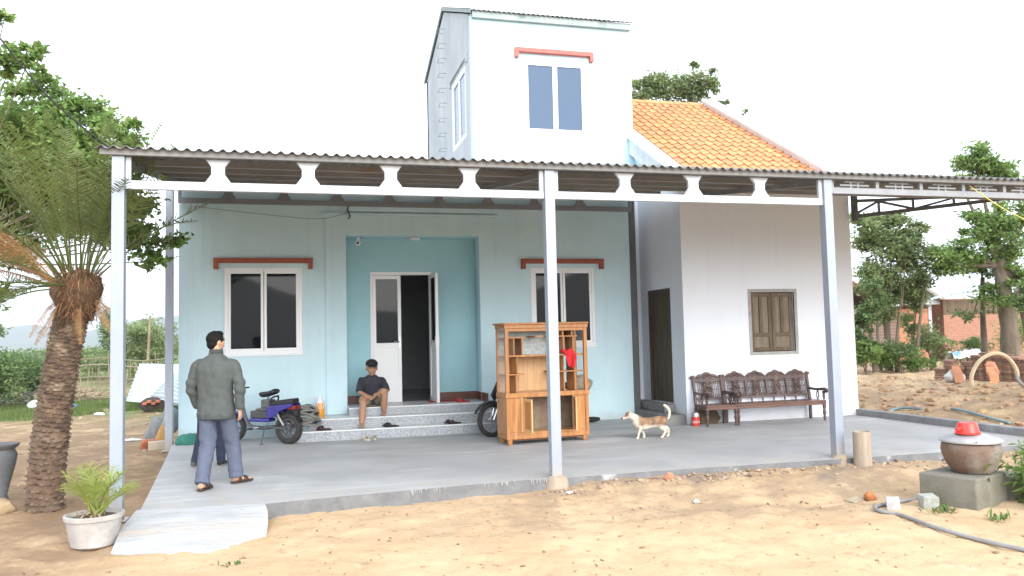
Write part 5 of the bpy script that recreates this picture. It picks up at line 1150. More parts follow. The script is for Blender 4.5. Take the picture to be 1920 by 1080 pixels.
# ------------------------------------------------------------------ people
M_skin = mat('tan skin', (.42, .235, .15), (.36, .19, .12), 7, .55, .06, 60, spec=.4)
M_skin2 = mat('light tan skin', (.52, .31, .21), (.46, .26, .17), 7, .55, .06, 60, spec=.4)
M_hair = mat('black hair', (.009, .008, .008), (.015, .013, .012), 30, .75, .5, 60, spec=.15)
def hand(m, wrist, d, side, palm_n, curl=.5, s_=1., spread=.10):
    "palm and five separate bent fingers; d: direction of the hand, side: towards the thumb, palm_n: palm normal"
    w_ = Vector(wrist); d = Vector(d).normalized(); n_ = Vector(palm_n); n_ = (n_-d*n_.dot(d)).normalized(); sd = n_.cross(d); sd = sd if sd.dot(Vector(side)) > 0 else -sd
    pts = [w_, w_+d*.035*s_, w_+d*.085*s_]; m.tube(pts, [(.026*s_, .019*s_), (.036*s_, .017*s_), (.040*s_, .015*s_)], 10, upv=n_)
    for k, (o, L_) in enumerate(((.030, .072), (.010, .080), (-.010, .075), (-.029, .060))):
        b = w_+d*.078*s_+sd*o*s_; a = spread*(o/.03); dd = (d+sd*a).normalized(); ps = [b]; c = 0
        for f in (.42, .32, .26): c += curl*(.7 if f > .4 else 1.); ps.append(ps[-1]+(dd*math.cos(c)+n_*math.sin(c))*L_*f*s_)
        m.tube(ps, [.0095*s_, .009*s_, .0082*s_, .0068*s_], 7, upv=sd)
    b = w_+d*.022*s_+sd*.026*s_; e = (d*.62+sd*.72+n_*.3).normalized(); p2 = b+e*.04*s_; p3 = p2+(d*.85+sd*.2+n_*.4).normalized()*.033*s_; m.tube([b, p2, p3], [.013*s_, .0105*s_, .008*s_], 7, upv=n_)
def head(m, c, yaw, pitch=0., s_=1.):
    "skull, jaw, nose, ears, brow in one volume; returns the head's matrix (+Y is the face)"
    H_ = T(*c) @ RZ(yaw) @ RX(pitch) @ Matrix.Scale(s_, 4)
    m.ell((0, -.010, .028), (.076, .096, .092), H_, 16, 10); m.ell((0, .022, -.030), (.060, .070, .080), H_, 14, 9); m.ell((0, .045, -.078), (.034, .036, .030), H_)
    m.add([(-.014, .082, -.022), (.014, .082, -.022), (.005, .078, .022), (-.005, .078, .022), (0, .112, -.018), (0, .070, -.03), (0, .07, .02)], [(0, 1, 4), (1, 2, 4), (2, 3, 4), (3, 0, 4), (0, 5, 1), (1, 5, 6, 2), (2, 6, 3), (3, 6, 5, 0)], H_)
    m.ell((0, .080, .030), (.045, .016, .010), H_); m.ell((0, .082, -.048), (.024, .014, .009), H_)
    for sg in (-1, 1): m.ell((sg*.078, -.006, -.008), (.012, .022, .032), H_); m.ell((sg*.04, .05, -.012), (.025, .03, .022), H_)
    return H_
def face_bits(body, H_):
    for sg in (-1, 1):
        m = MB(); m.ell((sg*.031, .084, .012), (.012, .006, .006), H_, 8, 6); m.build('eye', M_hair, body, smooth=True)
        m = MB(); m.tube([H_ @ Vector((sg*.014, .094, .032)), H_ @ Vector((sg*.034, .090, .036)), H_ @ Vector((sg*.050, .078, .030))], .004, 5); m.build('eyebrow', M_hair, body, smooth=True)
    m = MB(); m.tube([H_ @ Vector((-.020, .094, -.048)), H_ @ Vector((0, .098, -.047)), H_ @ Vector((.020, .094, -.048))], .0035, 5); m.build('lips', mat('lips', (.25, .09, .07), None, 5, .5), body, smooth=True)
def foot(m, ank, d, L_=.25, s_=1.):
    a = Vector(ank); d = Vector(d); d.z = 0; d.normalize(); z0 = a.z-.075
    m.tube([a-d*.055+Vector((0, 0, -.045)), a+d*.0+Vector((0, 0, -.035)), a+d*.09+Vector((0, 0, -.05)), a+d*.15+Vector((0, 0, -.058)), a+d*.185+Vector((0, 0, -.062))], [(.030, .030), (.037, .040), (.041, .025), (.044, .017), (.030, .011)], 10, upv=(0, 0, 1))
    sd = Vector((d.y, -d.x, 0))
    for k in range(5):
        b = a+d*.165+sd*(-.032+.016*k)+Vector((0, 0, -.062)); m.tube([b, b+d*(.045-.005*abs(k-1))], [.010, .007], 6)
def sandal(ank, d, mt, parent, straps=True):
    a = Vector(ank); d = Vector(d); d.z = 0; d.normalize(); sd = Vector((d.y, -d.x, 0)); zb = a.z-.092
    pl = [(-.075, .0), (-.06, .033), (.0, .036), (.10, .046), (.17, .044), (.215, .02), (.22, -.015), (.19, -.040), (.10, -.043), (0, -.036), (-.06, -.033)]
    m = MB(); m.prism([(u, v) for u, v in pl], 0, .02, lambda u, v, z: Vector((a.x, a.y, 0))+d*u+sd*v+Vector((0, 0, zb+z))); o = m.build('sandal', mt, parent, bevel=.004)
    for u, h, w_ in ((.10, .062, .05), (.02, .085, .03)):
        m = MB(); n = 9; row = []
        for uu in (u-w_/2, u+w_/2):
            row.append([Vector((a.x, a.y, 0))+d*uu+sd*.048*math.cos(q)+Vector((0, 0, zb+.012+h*math.sin(q)*(1 if uu == u-w_/2 else .82))) for q in np.linspace(0, PI, n)])
        m.add(row[0]+row[1], [(j, j+1, n+j+1, n+j) for j in range(n-1)]); q_ = m.build('strap', mt, o, smooth=True, fix=False); md = q_.modifiers.new('t', 'SOLIDIFY'); md.thickness = .006
def rings_torso(m, spec, n=18, yaw=0.):
    rg = []
    for (cx, cy, cz_, a, b) in spec:
        rg.append([(cx+a*(abs(math.cos(q))**.85)*math.copysign(1, math.cos(q)), cy+b*(abs(math.sin(q))**.9)*math.copysign(1, math.sin(q)), cz_) for q in np.linspace(0, 2*PI, n+1)[:-1]])
    m.rings(rg)
def folds(amp, sx, seed=0., zs=1.):
    return lambda p: amp*mnoise.fractal(Vector((p.x*sx, p.y*sx, p.z*sx*zs+seed)), 1., 2., 3)
def skin_part(name, m, mt, parent, voxel, smooth=4, disp=None, **k):
    return link(name, remesh(m, voxel, smooth, disp), mt, parent, smooth=True, **k)

def person_walking():
    W_ = thing('person', 'person in grey jacket and blue-grey trousers walking away across the patio', 'person', (-3.735, .86, 0), math.radians(-14))
    # x right, y forward
    ankL, ankR = Vector((-.07, -.21, .10)), Vector((.165, .22, .10)); kL, kR = Vector((-.085, .0, .49)), Vector((.13, .17, .50)); hL, hR = Vector((-.095, .0, .90)), Vector((.095, .02, .90))
    dL, dR = Vector((.12, 1, 0)), Vector((.75, 1, 0))
    elL, wrL = Vector((-.275, .0, 1.13)), Vector((-.245, .13, .89)); elR, wrR = Vector((.285, -.03, 1.13)), Vector((.265, .03, .87)); sL, sR = Vector((-.195, .0, 1.41)), Vector((.195, .0, 1.41))
    b = MB()
    rings_torso(b, [(0, 0, .84, .13, .09), (0, 0, .95, .15, .10), (0, 0, 1.15, .14, .09), (0, 0, 1.32, .165, .10), (0, 0, 1.42, .14, .08), (0, .01, 1.48, .06, .06)])
    for h, k_, a, d in ((hL, kL, ankL, dL), (hR, kR, ankR, dR)): b.tube([h, k_, a], [.078, .05, .036], 10); b.tube([a, a-Vector((0, 0, .06))], [.036, .036], 8); foot(b, a, d)
    for s_, e, w_ in ((sL, elL, wrL), (sR, elR, wrR)): b.tube([Vector((s_.x*.85, 0, 1.36)), e, w_], [.042, .036, .027], 10)
    b.tube([(0, .005, 1.44), (.005, .02, 1.58)], [.056, .054], 12)
    H_ = head(b, (-.005, .035, 1.625), math.radians(-38), math.radians(2))
    hand(b, wrR, (.05, .12, -1), (-.3, 1, 0), (-1, .2, 0), .35); hand(b, wrL, (.1, .55, -.8), (.6, .6, .5), (1, -.1, 0), .4)
    body = skin_part('body', b, M_skin2, W_, .0075, 3); face_bits(body, H_)
    # hair: cap over the crown, sides and nape, leaving the face and ears free
    m = MB(); m.ell((0, -.014, .040), (.0835, .102, .092), H_, 22, 14); m.ell((0, -.055, -.020), (.066, .052, .062), H_, 16, 10)
    m.ell((0, .03, .095), (.062, .06, .035), H_)
    o = skin_part('hair', m, M_hair, W_, .007, 2, lambda p: .004*mnoise.noise(p*55))
    # jacket
    m = MB(); rings_torso(m, [(0, .02, .775, .195, .150), (0, .02, .80, .205, .160), (0, .02, .86, .202, .155), (0, .01, 1.0, .194, .14), (0, -.01, 1.18, .20, .140), (0, -.015, 1.32, .212, .142), (0, -.01, 1.405, .195, .118), (0, -.002, 1.455, .125, .09), (0, .005, 1.49, .078, .074), (.0, .012, 1.535, .070, .070)])
    for s_, e, w_ in ((sL, elL, wrL), (sR, elR, wrR)): m.tube(crv([Vector((s_.x*.55, -.005, 1.385)), s_+Vector((0, 0, -.045)), s_.lerp(e, .55), e, e.lerp(w_, .5), w_], 3), [.056, .062, .066]+[.070]*3+[.064]*3+[.060]*3+[.054]*3+[.048], 14)
    jk = skin_part('jacket', m, mat('grey green jacket cloth', (.088, .098, .093), (.072, .081, .077), 14, .9, .2, 90), W_, .009, 3, lambda p: .007*mnoise.fractal(Vector((p.x*11+p.z*2.5, p.y*11, p.z*2.6)), .9, 2, 3)+.005*math.sin(p.z*60+p.x*20)*(1 if abs(p.x) > .2 and 1.0 < p.z < 1.25 else .25))
    m = MB(); rings_torso(m, [(0, .02, .762, .198, .153), (0, .02, .77, .203, .158), (0, .02, .82, .205, .160), (0, .02, .83, .20, .156)]); skin_part('hem_band', m, mat('jacket rib', (.072, .08, .077), (.06, .068, .065), 30, .95, .4, 120, stretch=(3, 3, .3)), jk, .008, 1)
    m = MB(); m.lathe([(.060, 0), (.078, .004), (.074, .045), (.066, .055), (.06, .05)], (.004, .010, 1.492), 20); m.build('collar', mat('jacket rib', (.072, .08, .077)), jk, smooth=True)
    # trousers
    m = MB(); rings_torso(m, [(0, 0, .83, .160, .118), (0, 0, .93, .165, .118), (0, 0, .99, .15, .105)])
    for h, k_, a in ((hL, kL, ankL), (hR, kR, ankR)):
        e = a+Vector((0, -.012, -.025)); m.tube(crv([h+Vector((0, 0, .02)), h.lerp(k_, .5), k_, k_.lerp(a, .55), e], 4), [.094]*4+[.094]*4+[.086]*4+[.080]*4+[.078], 14)
    skin_part('trousers', m, mat('blue grey trousers', (.105, .12, .172), (.085, .10, .145), 8, .9, .15, 90), W_, .009, 3, lambda p: .009*mnoise.fractal(Vector((p.x*13+p.z*2, p.y*13, p.z*2.4)), .9, 2, 3)+.004*math.sin(p.z*45+p.x*30)*math.exp(-((p.z-.5)/.09)**2)+.004*math.sin(p.z*60+p.y*20)*math.exp(-((p.z-.14)/.07)**2))
    ms = mat('dark brown sandal leather', (.06, .035, .025), (.04, .024, .018), 9, .6)
    sandal(ankL, dL, ms, W_); sandal(ankR, dR, ms, W_)
person_walking()

def person_hidden():
    W_ = thing('person', 'person in dark trousers and black shoes mostly hidden behind the walking person in grey', 'person', (-3.945, 2.50, 0), math.radians(-12)); W_.scale = (.89, .89, .89)
    ankL, ankR = Vector((-.19, -.12, .10)), Vector((.13, .06, .085)); kL, kR = Vector((-.14, .03, .47)), Vector((.11, .09, .48)); hL, hR = Vector((-.085, 0, .86)), Vector((.085, 0, .86)); dv = Vector((.2, 1, 0))
    sL, sR = Vector((-.175, 0, 1.33)), Vector((.175, 0, 1.33)); elL, wrL = Vector((-.21, .05, 1.07)), Vector((-.12, .22, 1.0)); elR, wrR = Vector((.20, .05, 1.07)), Vector((.12, .22, 1.0))
    b = MB(); rings_torso(b, [(0, 0, .82, .12, .09), (0, 0, .92, .14, .09), (0, 0, 1.1, .13, .085), (0, 0, 1.26, .15, .09), (0, 0, 1.34, .13, .075), (0, .01, 1.40, .055, .055)])
    for h, k_, a in ((hL, kL, ankL), (hR, kR, ankR)): b.tube([h, k_, a], [.075, .048, .034], 10); foot(b, a, dv)
    for s_, e, w_ in ((sL, elL, wrL), (sR, elR, wrR)): b.tube([s_, e, w_], [.047, .036, .026], 10)
    b.tube([(0, .005, 1.36), (.0, .015, 1.48)], [.052, .05], 12); H_ = head(b, (0, .02, 1.52), math.radians(-30), 0, .95)
    hand(b, wrR, (-.6, .7, .1), (0, .3, 1), (-.5, -.7, 0), .5); hand(b, wrL, (.6, .7, .1), (0, .3, 1), (.5, -.7, 0), .5)
    body = skin_part('body', b, M_skin2, W_, .009, 3); face_bits(body, H_)
    m = MB(); m.ell((0, -.014, .040), (.0835, .102, .092), H_, 22, 14); m.ell((0, -.055, -.020), (.066, .052, .062), H_); skin_part('hair', m, M_hair, W_, .008, 2)
    m = MB(); m.ell((0, .062, -.042), (.062, .045, .055), H_); skin_part('face_mask', m, mat('light blue mask', (.25, .55, .72), None, 6, .8), W_, .008, 1)
    m = MB(); rings_torso(m, [(0, 0, .80, .155, .12), (0, 0, .9, .16, .12), (0, 0, 1.1, .16, .115), (0, 0, 1.25, .18, .12), (0, 0, 1.34, .15, .095), (0, 0, 1.40, .07, .068)])
    for s_, e, w_ in ((sL, elL, wrL), (sR, elR, wrR)): m.tube([Vector((s_.x*.5, 0, 1.30)), s_+Vector((0, 0, -.03)), e, w_], [.055, .064, .054, .046], 12)
    skin_part('jacket', m, mat('dark teal jacket', (.03, .07, .085), (.025, .055, .07), 9, .85), W_, .010, 3, folds(.006, 9))
    m = MB(); rings_torso(m, [(0, 0, .79, .145, .11), (0, 0, .92, .15, .108)])
    for h, k_, a in ((hL, kL, ankL), (hR, kR, ankR)): m.tube([h, h.lerp(k_, .5), k_, a+Vector((0, 0, -.03))], [.10, .092, .078, .066], 12)
    skin_part('trousers', m, mat('dark navy trousers', (.022, .03, .06), (.018, .024, .045), 9, .9), W_, .010, 3, folds(.006, 9))
    for a, mt in ((ankL, mat('grey shoe', (.10, .09, .08), None, 9, .7)), (ankR, M_black)):
        m = MB(); foot(m, a+Vector((0, 0, .005)), dv)
        for v in m.v: v += (v-(a+dv.normalized()*.06+Vector((0, 0, -.06))))*.16
        skin_part('shoe', m, mt, W_, .008, 2)
person_hidden()

def person_seated():
    W_ = thing('person', 'person in dark shirt, khaki shorts and black cap sitting on the porch steps', 'person', (-1.60, 5.36, .471), math.radians(180))
    # faces the camera: +y forward (towards the yard), x to the viewer's left after the half turn; z from the porch floor
    F_ = lambda wx, wy, wz: Vector((-(wx+1.60), -(wy-5.36), wz-.471))
    hA, hB = Vector((.09, .0, .10)), Vector((-.09, .0, .10))
    kA, kB = F_(-1.775, 4.93, .60), F_(-1.42, 4.98, .735)
    aA, aB = F_(-1.81, 4.80, .26), F_(-1.42, 5.06, .425)
    sA, sB = Vector((.185, .03, .485)), Vector((-.185, .03, .475)); eA, eB = F_(-1.82, 5.18, .73), F_(-1.365, 5.15, .74); wA, wB = F_(-1.72, 5.00, .68), F_(-1.50, 4.97, .72)
    b = MB(); rings_torso(b, [(0, -.02, .03, .14, .11), (0, -.02, .14, .145, .11), (0, 0, .28, .13, .095), (0, .03, .42, .155, .10), (0, .04, .50, .13, .08), (0, .05, .55, .055, .055)])
    for h, k_, a in ((hA, kA, aA), (hB, kB, aB)): b.tube(crv([h, h.lerp(k_, .5), k_, k_.lerp(a, .35), a], 3), [.085]*3+[.075]*3+[.056]*3+[.058]*3+[.036], 12); b.tube([a, a-Vector((0, 0, .05))], .036, 8); foot(b, a, (0.1, 1, 0))
    for s_, e, w_ in ((sA, eA, wA), (sB, eB, wB)): b.tube([s_*.9+Vector((0, 0, .0)), e, w_], [.048, .040, .027], 10)
    b.tube([(0, .045, .50), (.0, .10, .62)], [.052, .05], 12); H_ = head(b, (.005, .125, .655), math.radians(4), math.radians(-6), 1.14)
    hand(b, wA, (-.55, .65, -.25), (-.3, .5, .8), (-.3, -.2, -1), .55); hand(b, wB, (.8, .3, -.25), (.3, .5, .8), (.2, -.3, -1), .6)
    body = skin_part('body', b, M_skin, W_, .0075, 3); face_bits(body, H_)
    m = MB(); m.ell((0, -.030, .038), (.0795, .090, .080), H_, 20, 12); m.ell((0, -.058, -.015), (.062, .046, .055), H_); skin_part('hair', m, M_hair, W_, .008, 2)
    m = MB(); m.ell((0, -.006, .062), (.094, .112, .080), H_, 22, 12)
    for v in m.v:
        q = H_.inverted() @ v
        if q.z < .058: q.z = .058; v.xyz = (H_ @ q)
    cp = m.build('cap', mat('black cap cloth', (.016, .015, .018), (.022, .02, .023), 12, .9), W_, smooth=True)
    m = MB(); m.prism([(-.07, .07), (-.075, .12), (-.045, .150), (0, .160), (.045, .150), (.075, .12), (.07, .07)], .052, .062, lambda u, v, a: H_ @ Vector((u, v, a-.06*(v-.07)-1.2*u*u))); m.build('visor', mat('black cap cloth', (.016, .015, .018)), cp, smooth='auto')
    m = MB(); rings_torso(m, [(0, -.015, .02, .168, .138), (0, -.015, .10, .172, .138), (0, 0, .25, .165, .122), (0, .03, .40, .185, .122), (0, .04, .485, .155, .098), (0, .045, .53, .085, .075), (0, .05, .545, .066, .062)])
    for s_, e in ((sA, eA), (sB, eB)): m.tube([Vector((s_.x*.5, .03, .445)), s_*.93+Vector((0, 0, -.0)), s_.lerp(e, .6), s_.lerp(e, 1.0)], [.060, .068, .066, .064], 12)
    sh_ = skin_part('shirt', m, mat('dark navy shirt', (.028, .028, .042), (.04, .038, .055), 8, .9), W_, .009, 3, folds(.008, 9))
    m = MB()
    for k in range(3): m.ell((.002, .135-.012*k, .40-.09*k), (.008, .004, .008), nu=8, nv=5)
    m.build('buttons', M_upvc, sh_, smooth=True)
    m = MB(); rings_torso(m, [(0, -.02, .005, .165, .13), (0, -.02, .12, .168, .128), (0, -.02, .17, .15, .11)])
    for h, k_ in ((hA, kA), (hB, kB)): m.tube([h, h.lerp(k_, .45), h.lerp(k_, .86)], [.105, .100, .088], 14)
    skin_part('shorts', m, mat('khaki shorts', (.30, .27, .18), (.23, .20, .13), 14, .9, .1, 60), W_, .009, 3, folds(.007, 10))
person_seated()

# ------------------------------------------------------------------ dog
def dog():
    D_ = thing('dog', 'small brown and white dog with raised tail walking across the patio', 'dog', (2.42, 2.73, 0), math.radians(180-2)); D_.scale = (.95, .95, .95)
    # +x forward (to the left in the picture)
    b = MB(); K_ = .93
    b.tube(crv([(-.27, 0, .262), (-.16, 0, .262), (0, 0, .242), (.12, 0, .238), (.20, 0, .268), (.26, 0, .315)], 4), [(.070, .080)]*2+[(.082, .092)]*4+[(.084, .090)]*4+[(.088, .102)]*4+[(.09, .106)]*3+[(.072, .088)]*2+[(.062, .07)]*2, 14, upv=(0, 0, 1))
    b.tube(crv([(.19, 0, .30), (.27, 0, .345), (.325, 0, .375)], 3), [.075, .072, .069, .066, .063, .058, .055], 12)
    b.ell((.355, 0, .388), (.062, .052, .052)); b.tube(crv([(.36, 0, .375), (.42, 0, .352), (.465, 0, .335)], 3), [.042, .040, .036, .031, .027, .024, .018], 10)
    for sg in (-1, 1):
        b.tube([(.345, sg*.032, .42), (.325, sg*.045, .475)], [(.022, .010), (.005, .004)], 8)
    # fore legs: near one reaching forward, far one upright
    b.tube(crv([(.19, .045, .26), (.185, .05, .16), (.215, .05, .09), (.225, .05, .025)], 3), [.045, .042, .036, .030, .026, .024, .021, .020, .019, .019], 9); b.ell((.240, .05, .014), (.032, .021, .016))
    b.tube(crv([(.18, -.045, .26), (.13, -.05, .16), (.10, -.05, .09), (.075, -.05, .025)], 3), [.042, .040, .034, .028, .025, .022, .020, .019, .018, .018], 9); b.ell((.09, -.05, .014), (.030, .020, .016))
    # hind legs: stifle forward, hock backward
    b.tube(crv([(-.24, .045, .29), (-.17, .055, .19), (-.245, .055, .115), (-.20, .055, .03)], 4), [.062]*2+[.056]*2+[.050]*2+[.038]*2+[.028]*2+[.021]*3+[.019]*4, 9); b.ell((-.185, .055, .014), (.034, .021, .016))
    b.tube(crv([(-.25, -.045, .29), (-.24, -.055, .19), (-.335, -.055, .13), (-.345, -.055, .03)], 4), [.060]*2+[.054]*2+[.048]*2+[.037]*2+[.028]*2+[.021]*3+[.018]*4, 9); b.ell((-.33, -.055, .014), (.034, .021, .016))
    b.tube(crv([(-.30, 0, .29), (-.345, 0, .35), (-.345, 0, .44), (-.29, 0, .505), (-.245, 0, .53)], 4), [.026]*3+[.025]*4+[.027]*4+[.026]*3+[.022, .016, .010], 9)
    m_ = bpy.data.materials.new('brown and white fur'); m_.use_nodes = True; N = m_.node_tree.nodes; L = m_.node_tree.links; bs = N['Principled BSDF']; bs.inputs['Roughness'].default_value = .9
    tc = N.new('ShaderNodeTexCoord'); sp = N.new('ShaderNodeSeparateXYZ'); L.new(tc.outputs['Object'], sp.inputs[0]); ns = N.new('ShaderNodeTexNoise'); ns.inputs['Scale'].default_value = 14; ns.inputs['Detail'].default_value = 6; L.new(tc.outputs['Object'], ns.inputs['Vector'])
    def MR(v, a, b_):
        r = N.new('ShaderNodeMapRange'); r.inputs['From Min'].default_value = a; r.inputs['From Max'].default_value = b_; L.new(v, r.inputs['Value']); return r.outputs['Result']
    def MT(op, a, b_):
        r = N.new('ShaderNodeMath'); r.operation = op
        for i, v in enumerate((a, b_)):
            if isinstance(v, (int, float)): r.inputs[i].default_value = v
            else: L.new(v, r.inputs[i])
        return r.outputs[0]
    zz = MT('ADD', sp.outputs['Z'], MT('MULTIPLY', MT('SUBTRACT', ns.outputs['Fac'], .5), .09)); xx = MT('ADD', sp.outputs['X'], MT('MULTIPLY', MT('SUBTRACT', ns.outputs['Fac'], .5), .09))
    back = MT('MULTIPLY', MR(zz, .19, .235), MT('MULTIPLY', MR(xx, .25, .19), MT('MULTIPLY', MR(xx, -.33, -.28), MR(sp.outputs['Z'], .40, .37)))); face = MT('MULTIPLY', MR(xx, .335, .36), MR(zz, .345, .375)); tot = MT('MAXIMUM', back, face)
    cr = N.new('ShaderNodeValToRGB'); e = cr.color_ramp.elements; e[0].color = (.36, .21, .12, 1); e[1].color = (.14, .085, .06, 1); e[0].position = .35; e[1].position = .7; L.new(ns.outputs['Fac'], cr.inputs[0])
    mx = N.new('ShaderNodeMix'); mx.data_type = 'RGBA'; L.new(tot, mx.inputs['Factor']); mx.inputs['A'].default_value = (.60, .53, .43, 1); L.new(cr.outputs[0], mx.inputs['B']); L.new(mx.outputs['Result'], bs.inputs['Base Color'])
    bd = skin_part('body', b, m_, D_, .0065, 3, lambda p: .003*mnoise.fractal(p*40, 1, 2, 3))
    for sg in (-1, 1): m = MB(); m.ell((.392, sg*.036, .398), (.008, .008, .008), nu=8, nv=6); m.build('eye', M_black, bd, smooth=True)
    m = MB(); m.ell((.478, 0, .338), (.013, .014, .011), nu=8, nv=6); m.build('nose', M_black, bd, smooth=True)
dog()
# ------------------------------------------------------------------ yard objects in front and around
def G(px, py):
    "where the ground (uneven) is seen at a picture point"
    z = -.15
    for _ in range(12): p = PZ(px, py, z); z = ground_z(p.x, p.y)
    return Vector((p.x, p.y, z))
def rock(m, c, r, seed, n=2):
    b = bmesh.new(); bmesh.ops.create_icosphere(b, subdivisions=n, radius=1)
    vs_ = [Vector((v.co.x*r[0], v.co.y*r[1], v.co.z*r[2]))*(1+.35*mnoise.noise(v.co*1.4+Vector((seed*3.1, 0, 0)))) for v in b.verts]; fs = [tuple(v.index for v in f.verts) for f in b.faces]; b.free()
    m.add([v+Vector(c) for v in vs_], fs)
# water jar on its block
M_blk = mat('mossy concrete block', (.22, .205, .17), (.155, .145, .115), 4, .95, .5, 24, c3=(.15, .145, .10), s3=1.8, l3=.5, h3=.68)
bk = Vector((3.70, -2.03, 0))
m = MB(); m.bx(-.33, .30, -.27, .30, -.26, .135)
o = m.build('concrete_block', M_blk, bevel=.02); o.location = (bk.x, bk.y, 0); o.rotation_euler = (0, 0, math.radians(20)); tag(o, 'square mossy concrete block carrying the water jar', 'block')
m = MB(); m.bx(-.2, .2, -.2, .2, -.25, .08); o = m.build('concrete_block', M_blk, bevel=.02); o.location = (4.30, -2.02, 0); o.rotation_euler = (0, 0, -.4); tag(o, 'lower concrete block half hidden by the bush on the right', 'block')
J = thing('water_jar', 'glazed brown clay water jar with a grey lid on the concrete block', 'jar', (3.75, -2.08, .136))
m = MB(); m.lathe([(.165, 0), (.185, .012), (.235, .09), (.268, .18), (.278, .235), (.268, .285), (.252, .31)], n=32); m.build('body', mat('brown glazed clay', (.165, .10, .068), (.12, .075, .052), 5, .55, .25, 30, c3=(.27, .24, .21), s3=2.0, l3=.45, h3=.62), J, smooth=True)
m = MB(); m.lathe([(.272, .308), (.288, .312), (.288, .328), (.262, .345), (.20, .362), (.15, .385), (.13, .392), (.02, .394)], n=32); m.build('lid', mat('dull aluminium lid', (.42, .42, .43), (.34, .34, .35), 6, .5, .1, metal=.35), J, smooth='auto')
S = thing('red_scoop', 'red plastic water scoop upside down on the jar lid', 'scoop', (3.69, -2.11, .5305))
M_redpl = mat('red plastic', (.78, .045, .03), (.68, .035, .025), 6, .35, coat=.2)
m = MB(); m.lathe([(.118, 0), (.118, .012), (.108, .014), (.092, .095), (.082, .108), (.02, .112)], n=24); m.build('bowl', M_redpl, S, smooth='auto')
m = MB(); m.tube([(-.10, -.02, .055), (-.17, -.035, .05)], .018, 8); m.build('handle', M_redpl, S, smooth='auto')
# stump beside the right post
m = MB(); m.lathe([(.112, -.2), (.108, -.05), (.105, .1), (.110, .335), (.095, .34), (.093, .30)], n=20)
for v in m.v: v += Vector((v.x, v.y, 0))*.08*mnoise.noise(Vector((v.x*9, v.y*9, v.z*3)))
o = m.build('wooden_stump', mat('pale weathered wood', (.42, .345, .265), (.33, .265, .20), 6, .9, .3, 30, stretch=(3, 3, .3)), smooth='auto'); o.location = (3.91, -.24, 0); tag(o, 'pale cylindrical stump standing beside the right post', 'stump')
# grey hose
pts = [G(1742, 934), G(1690, 944), G(1648, 952), G(1641, 957), G(1652, 963), G(1690, 970), G(1750, 992), G(1830, 1015), G(1925, 1037), G(2050, 1060)]
m = MB(); m.tube(crv([p+Vector((0, 0, .02)) for p in pts], 6), .019, 10); tag(m.build('grey_hose', mat('dusty grey hose', (.27, .265, .26), (.21, .205, .20), 7, .75), smooth=True), 'thick grey hose curling across the sand before the block', 'hose')
# stones and brick bits
def stone(label, px, py, r, c1, name='stone', seed=0, cat='stone', box=False, rz=0.):
    g = G(px, py); m = MB()
    if box:
        b = bmesh.new(); bmesh.ops.create_cube(b, size=2); bmesh.ops.subdivide_edges(b, edges=b.edges, cuts=3, use_grid_fill=True)
        b.verts.ensure_lookup_table(); b.verts.index_update()
        for v in b.verts: v.co = Vector((v.co.x*r[0], v.co.y*r[1], v.co.z*r[2]))*(1+.13*mnoise.noise(v.co*1.1+Vector((px, 0, 0))))
        m.add([v.co.copy() for v in b.verts], [tuple(v.index for v in f.verts) for f in b.faces]); b.free()
    else: rock(m, (0, 0, 0), r, seed)
    o = m.build(name, mat(name+' '+label[:14], c1, tuple(x*.7 for x in c1), 12, .9, .4, 40), smooth=False if box else 'auto', bevel=.006 if box else 0); o.location = (g.x, g.y, g.z+r[2]*.7); o.rotation_euler = (rnd.uniform(-.1, .1), rnd.uniform(-.1, .1), rz); tag(o, label, cat); return o
stone('white broken cement cube beside the grey hose', 1675, 952, (.07, .06, .055), (.52, .52, .52), 'cement_cube', 3, box=True, rz=.9)
stone('pale grey stone cube at the foot of the concrete block', 1741, 950, (.075, .07, .065), (.40, .41, .37), 'stone_cube', 5, box=True, rz=-.3)
stone('orange broken brick on the sand left of the hose', 1631, 938, (.06, .05, .055), (.46, .17, .06), 'broken_brick', 7, 'brick')
stone('flat weathered board scrap next to the orange brick', 1604, 938, (.10, .06, .012), (.42, .34, .24), 'board_scrap', 8, 'board', True, .3)
stone('thin pale stick lying on the sand', 1562, 949, (.13, .012, .012), (.52, .38, .26), 'stick', 8, 'stick', True, -.15)
stone('salmon brick fragment by the patio edge right of the middle post', 1256, 897, (.07, .05, .045), (.55, .24, .14), 'broken_brick', 11, 'brick')
stone('small white stone on the sand in mid yard', 1306, 944, (.035, .03, .025), (.55, .52, .48), 'pebble', 12)
stone('white chip close to the middle post foot', 1068, 925, (.04, .03, .015), (.75, .75, .74), 'pebble', 13)
stone('orange brick corner where the ramp meets the slab', 500, 953, (.05, .04, .03), (.62, .20, .09), 'broken_brick', 14, 'brick')
stone('flat slab of rock at the foot of the right post', 1566, 866, (.12, .08, .035), (.40, .33, .26), 'stone', 15)
stone('small grey stone right of the stump', 1633, 868, (.05, .04, .03), (.33, .31, .30), 'stone', 16)
stone('grey stone under the leaves right of the block', 1835, 950, (.06, .05, .03), (.45, .45, .42), 'stone', 17)
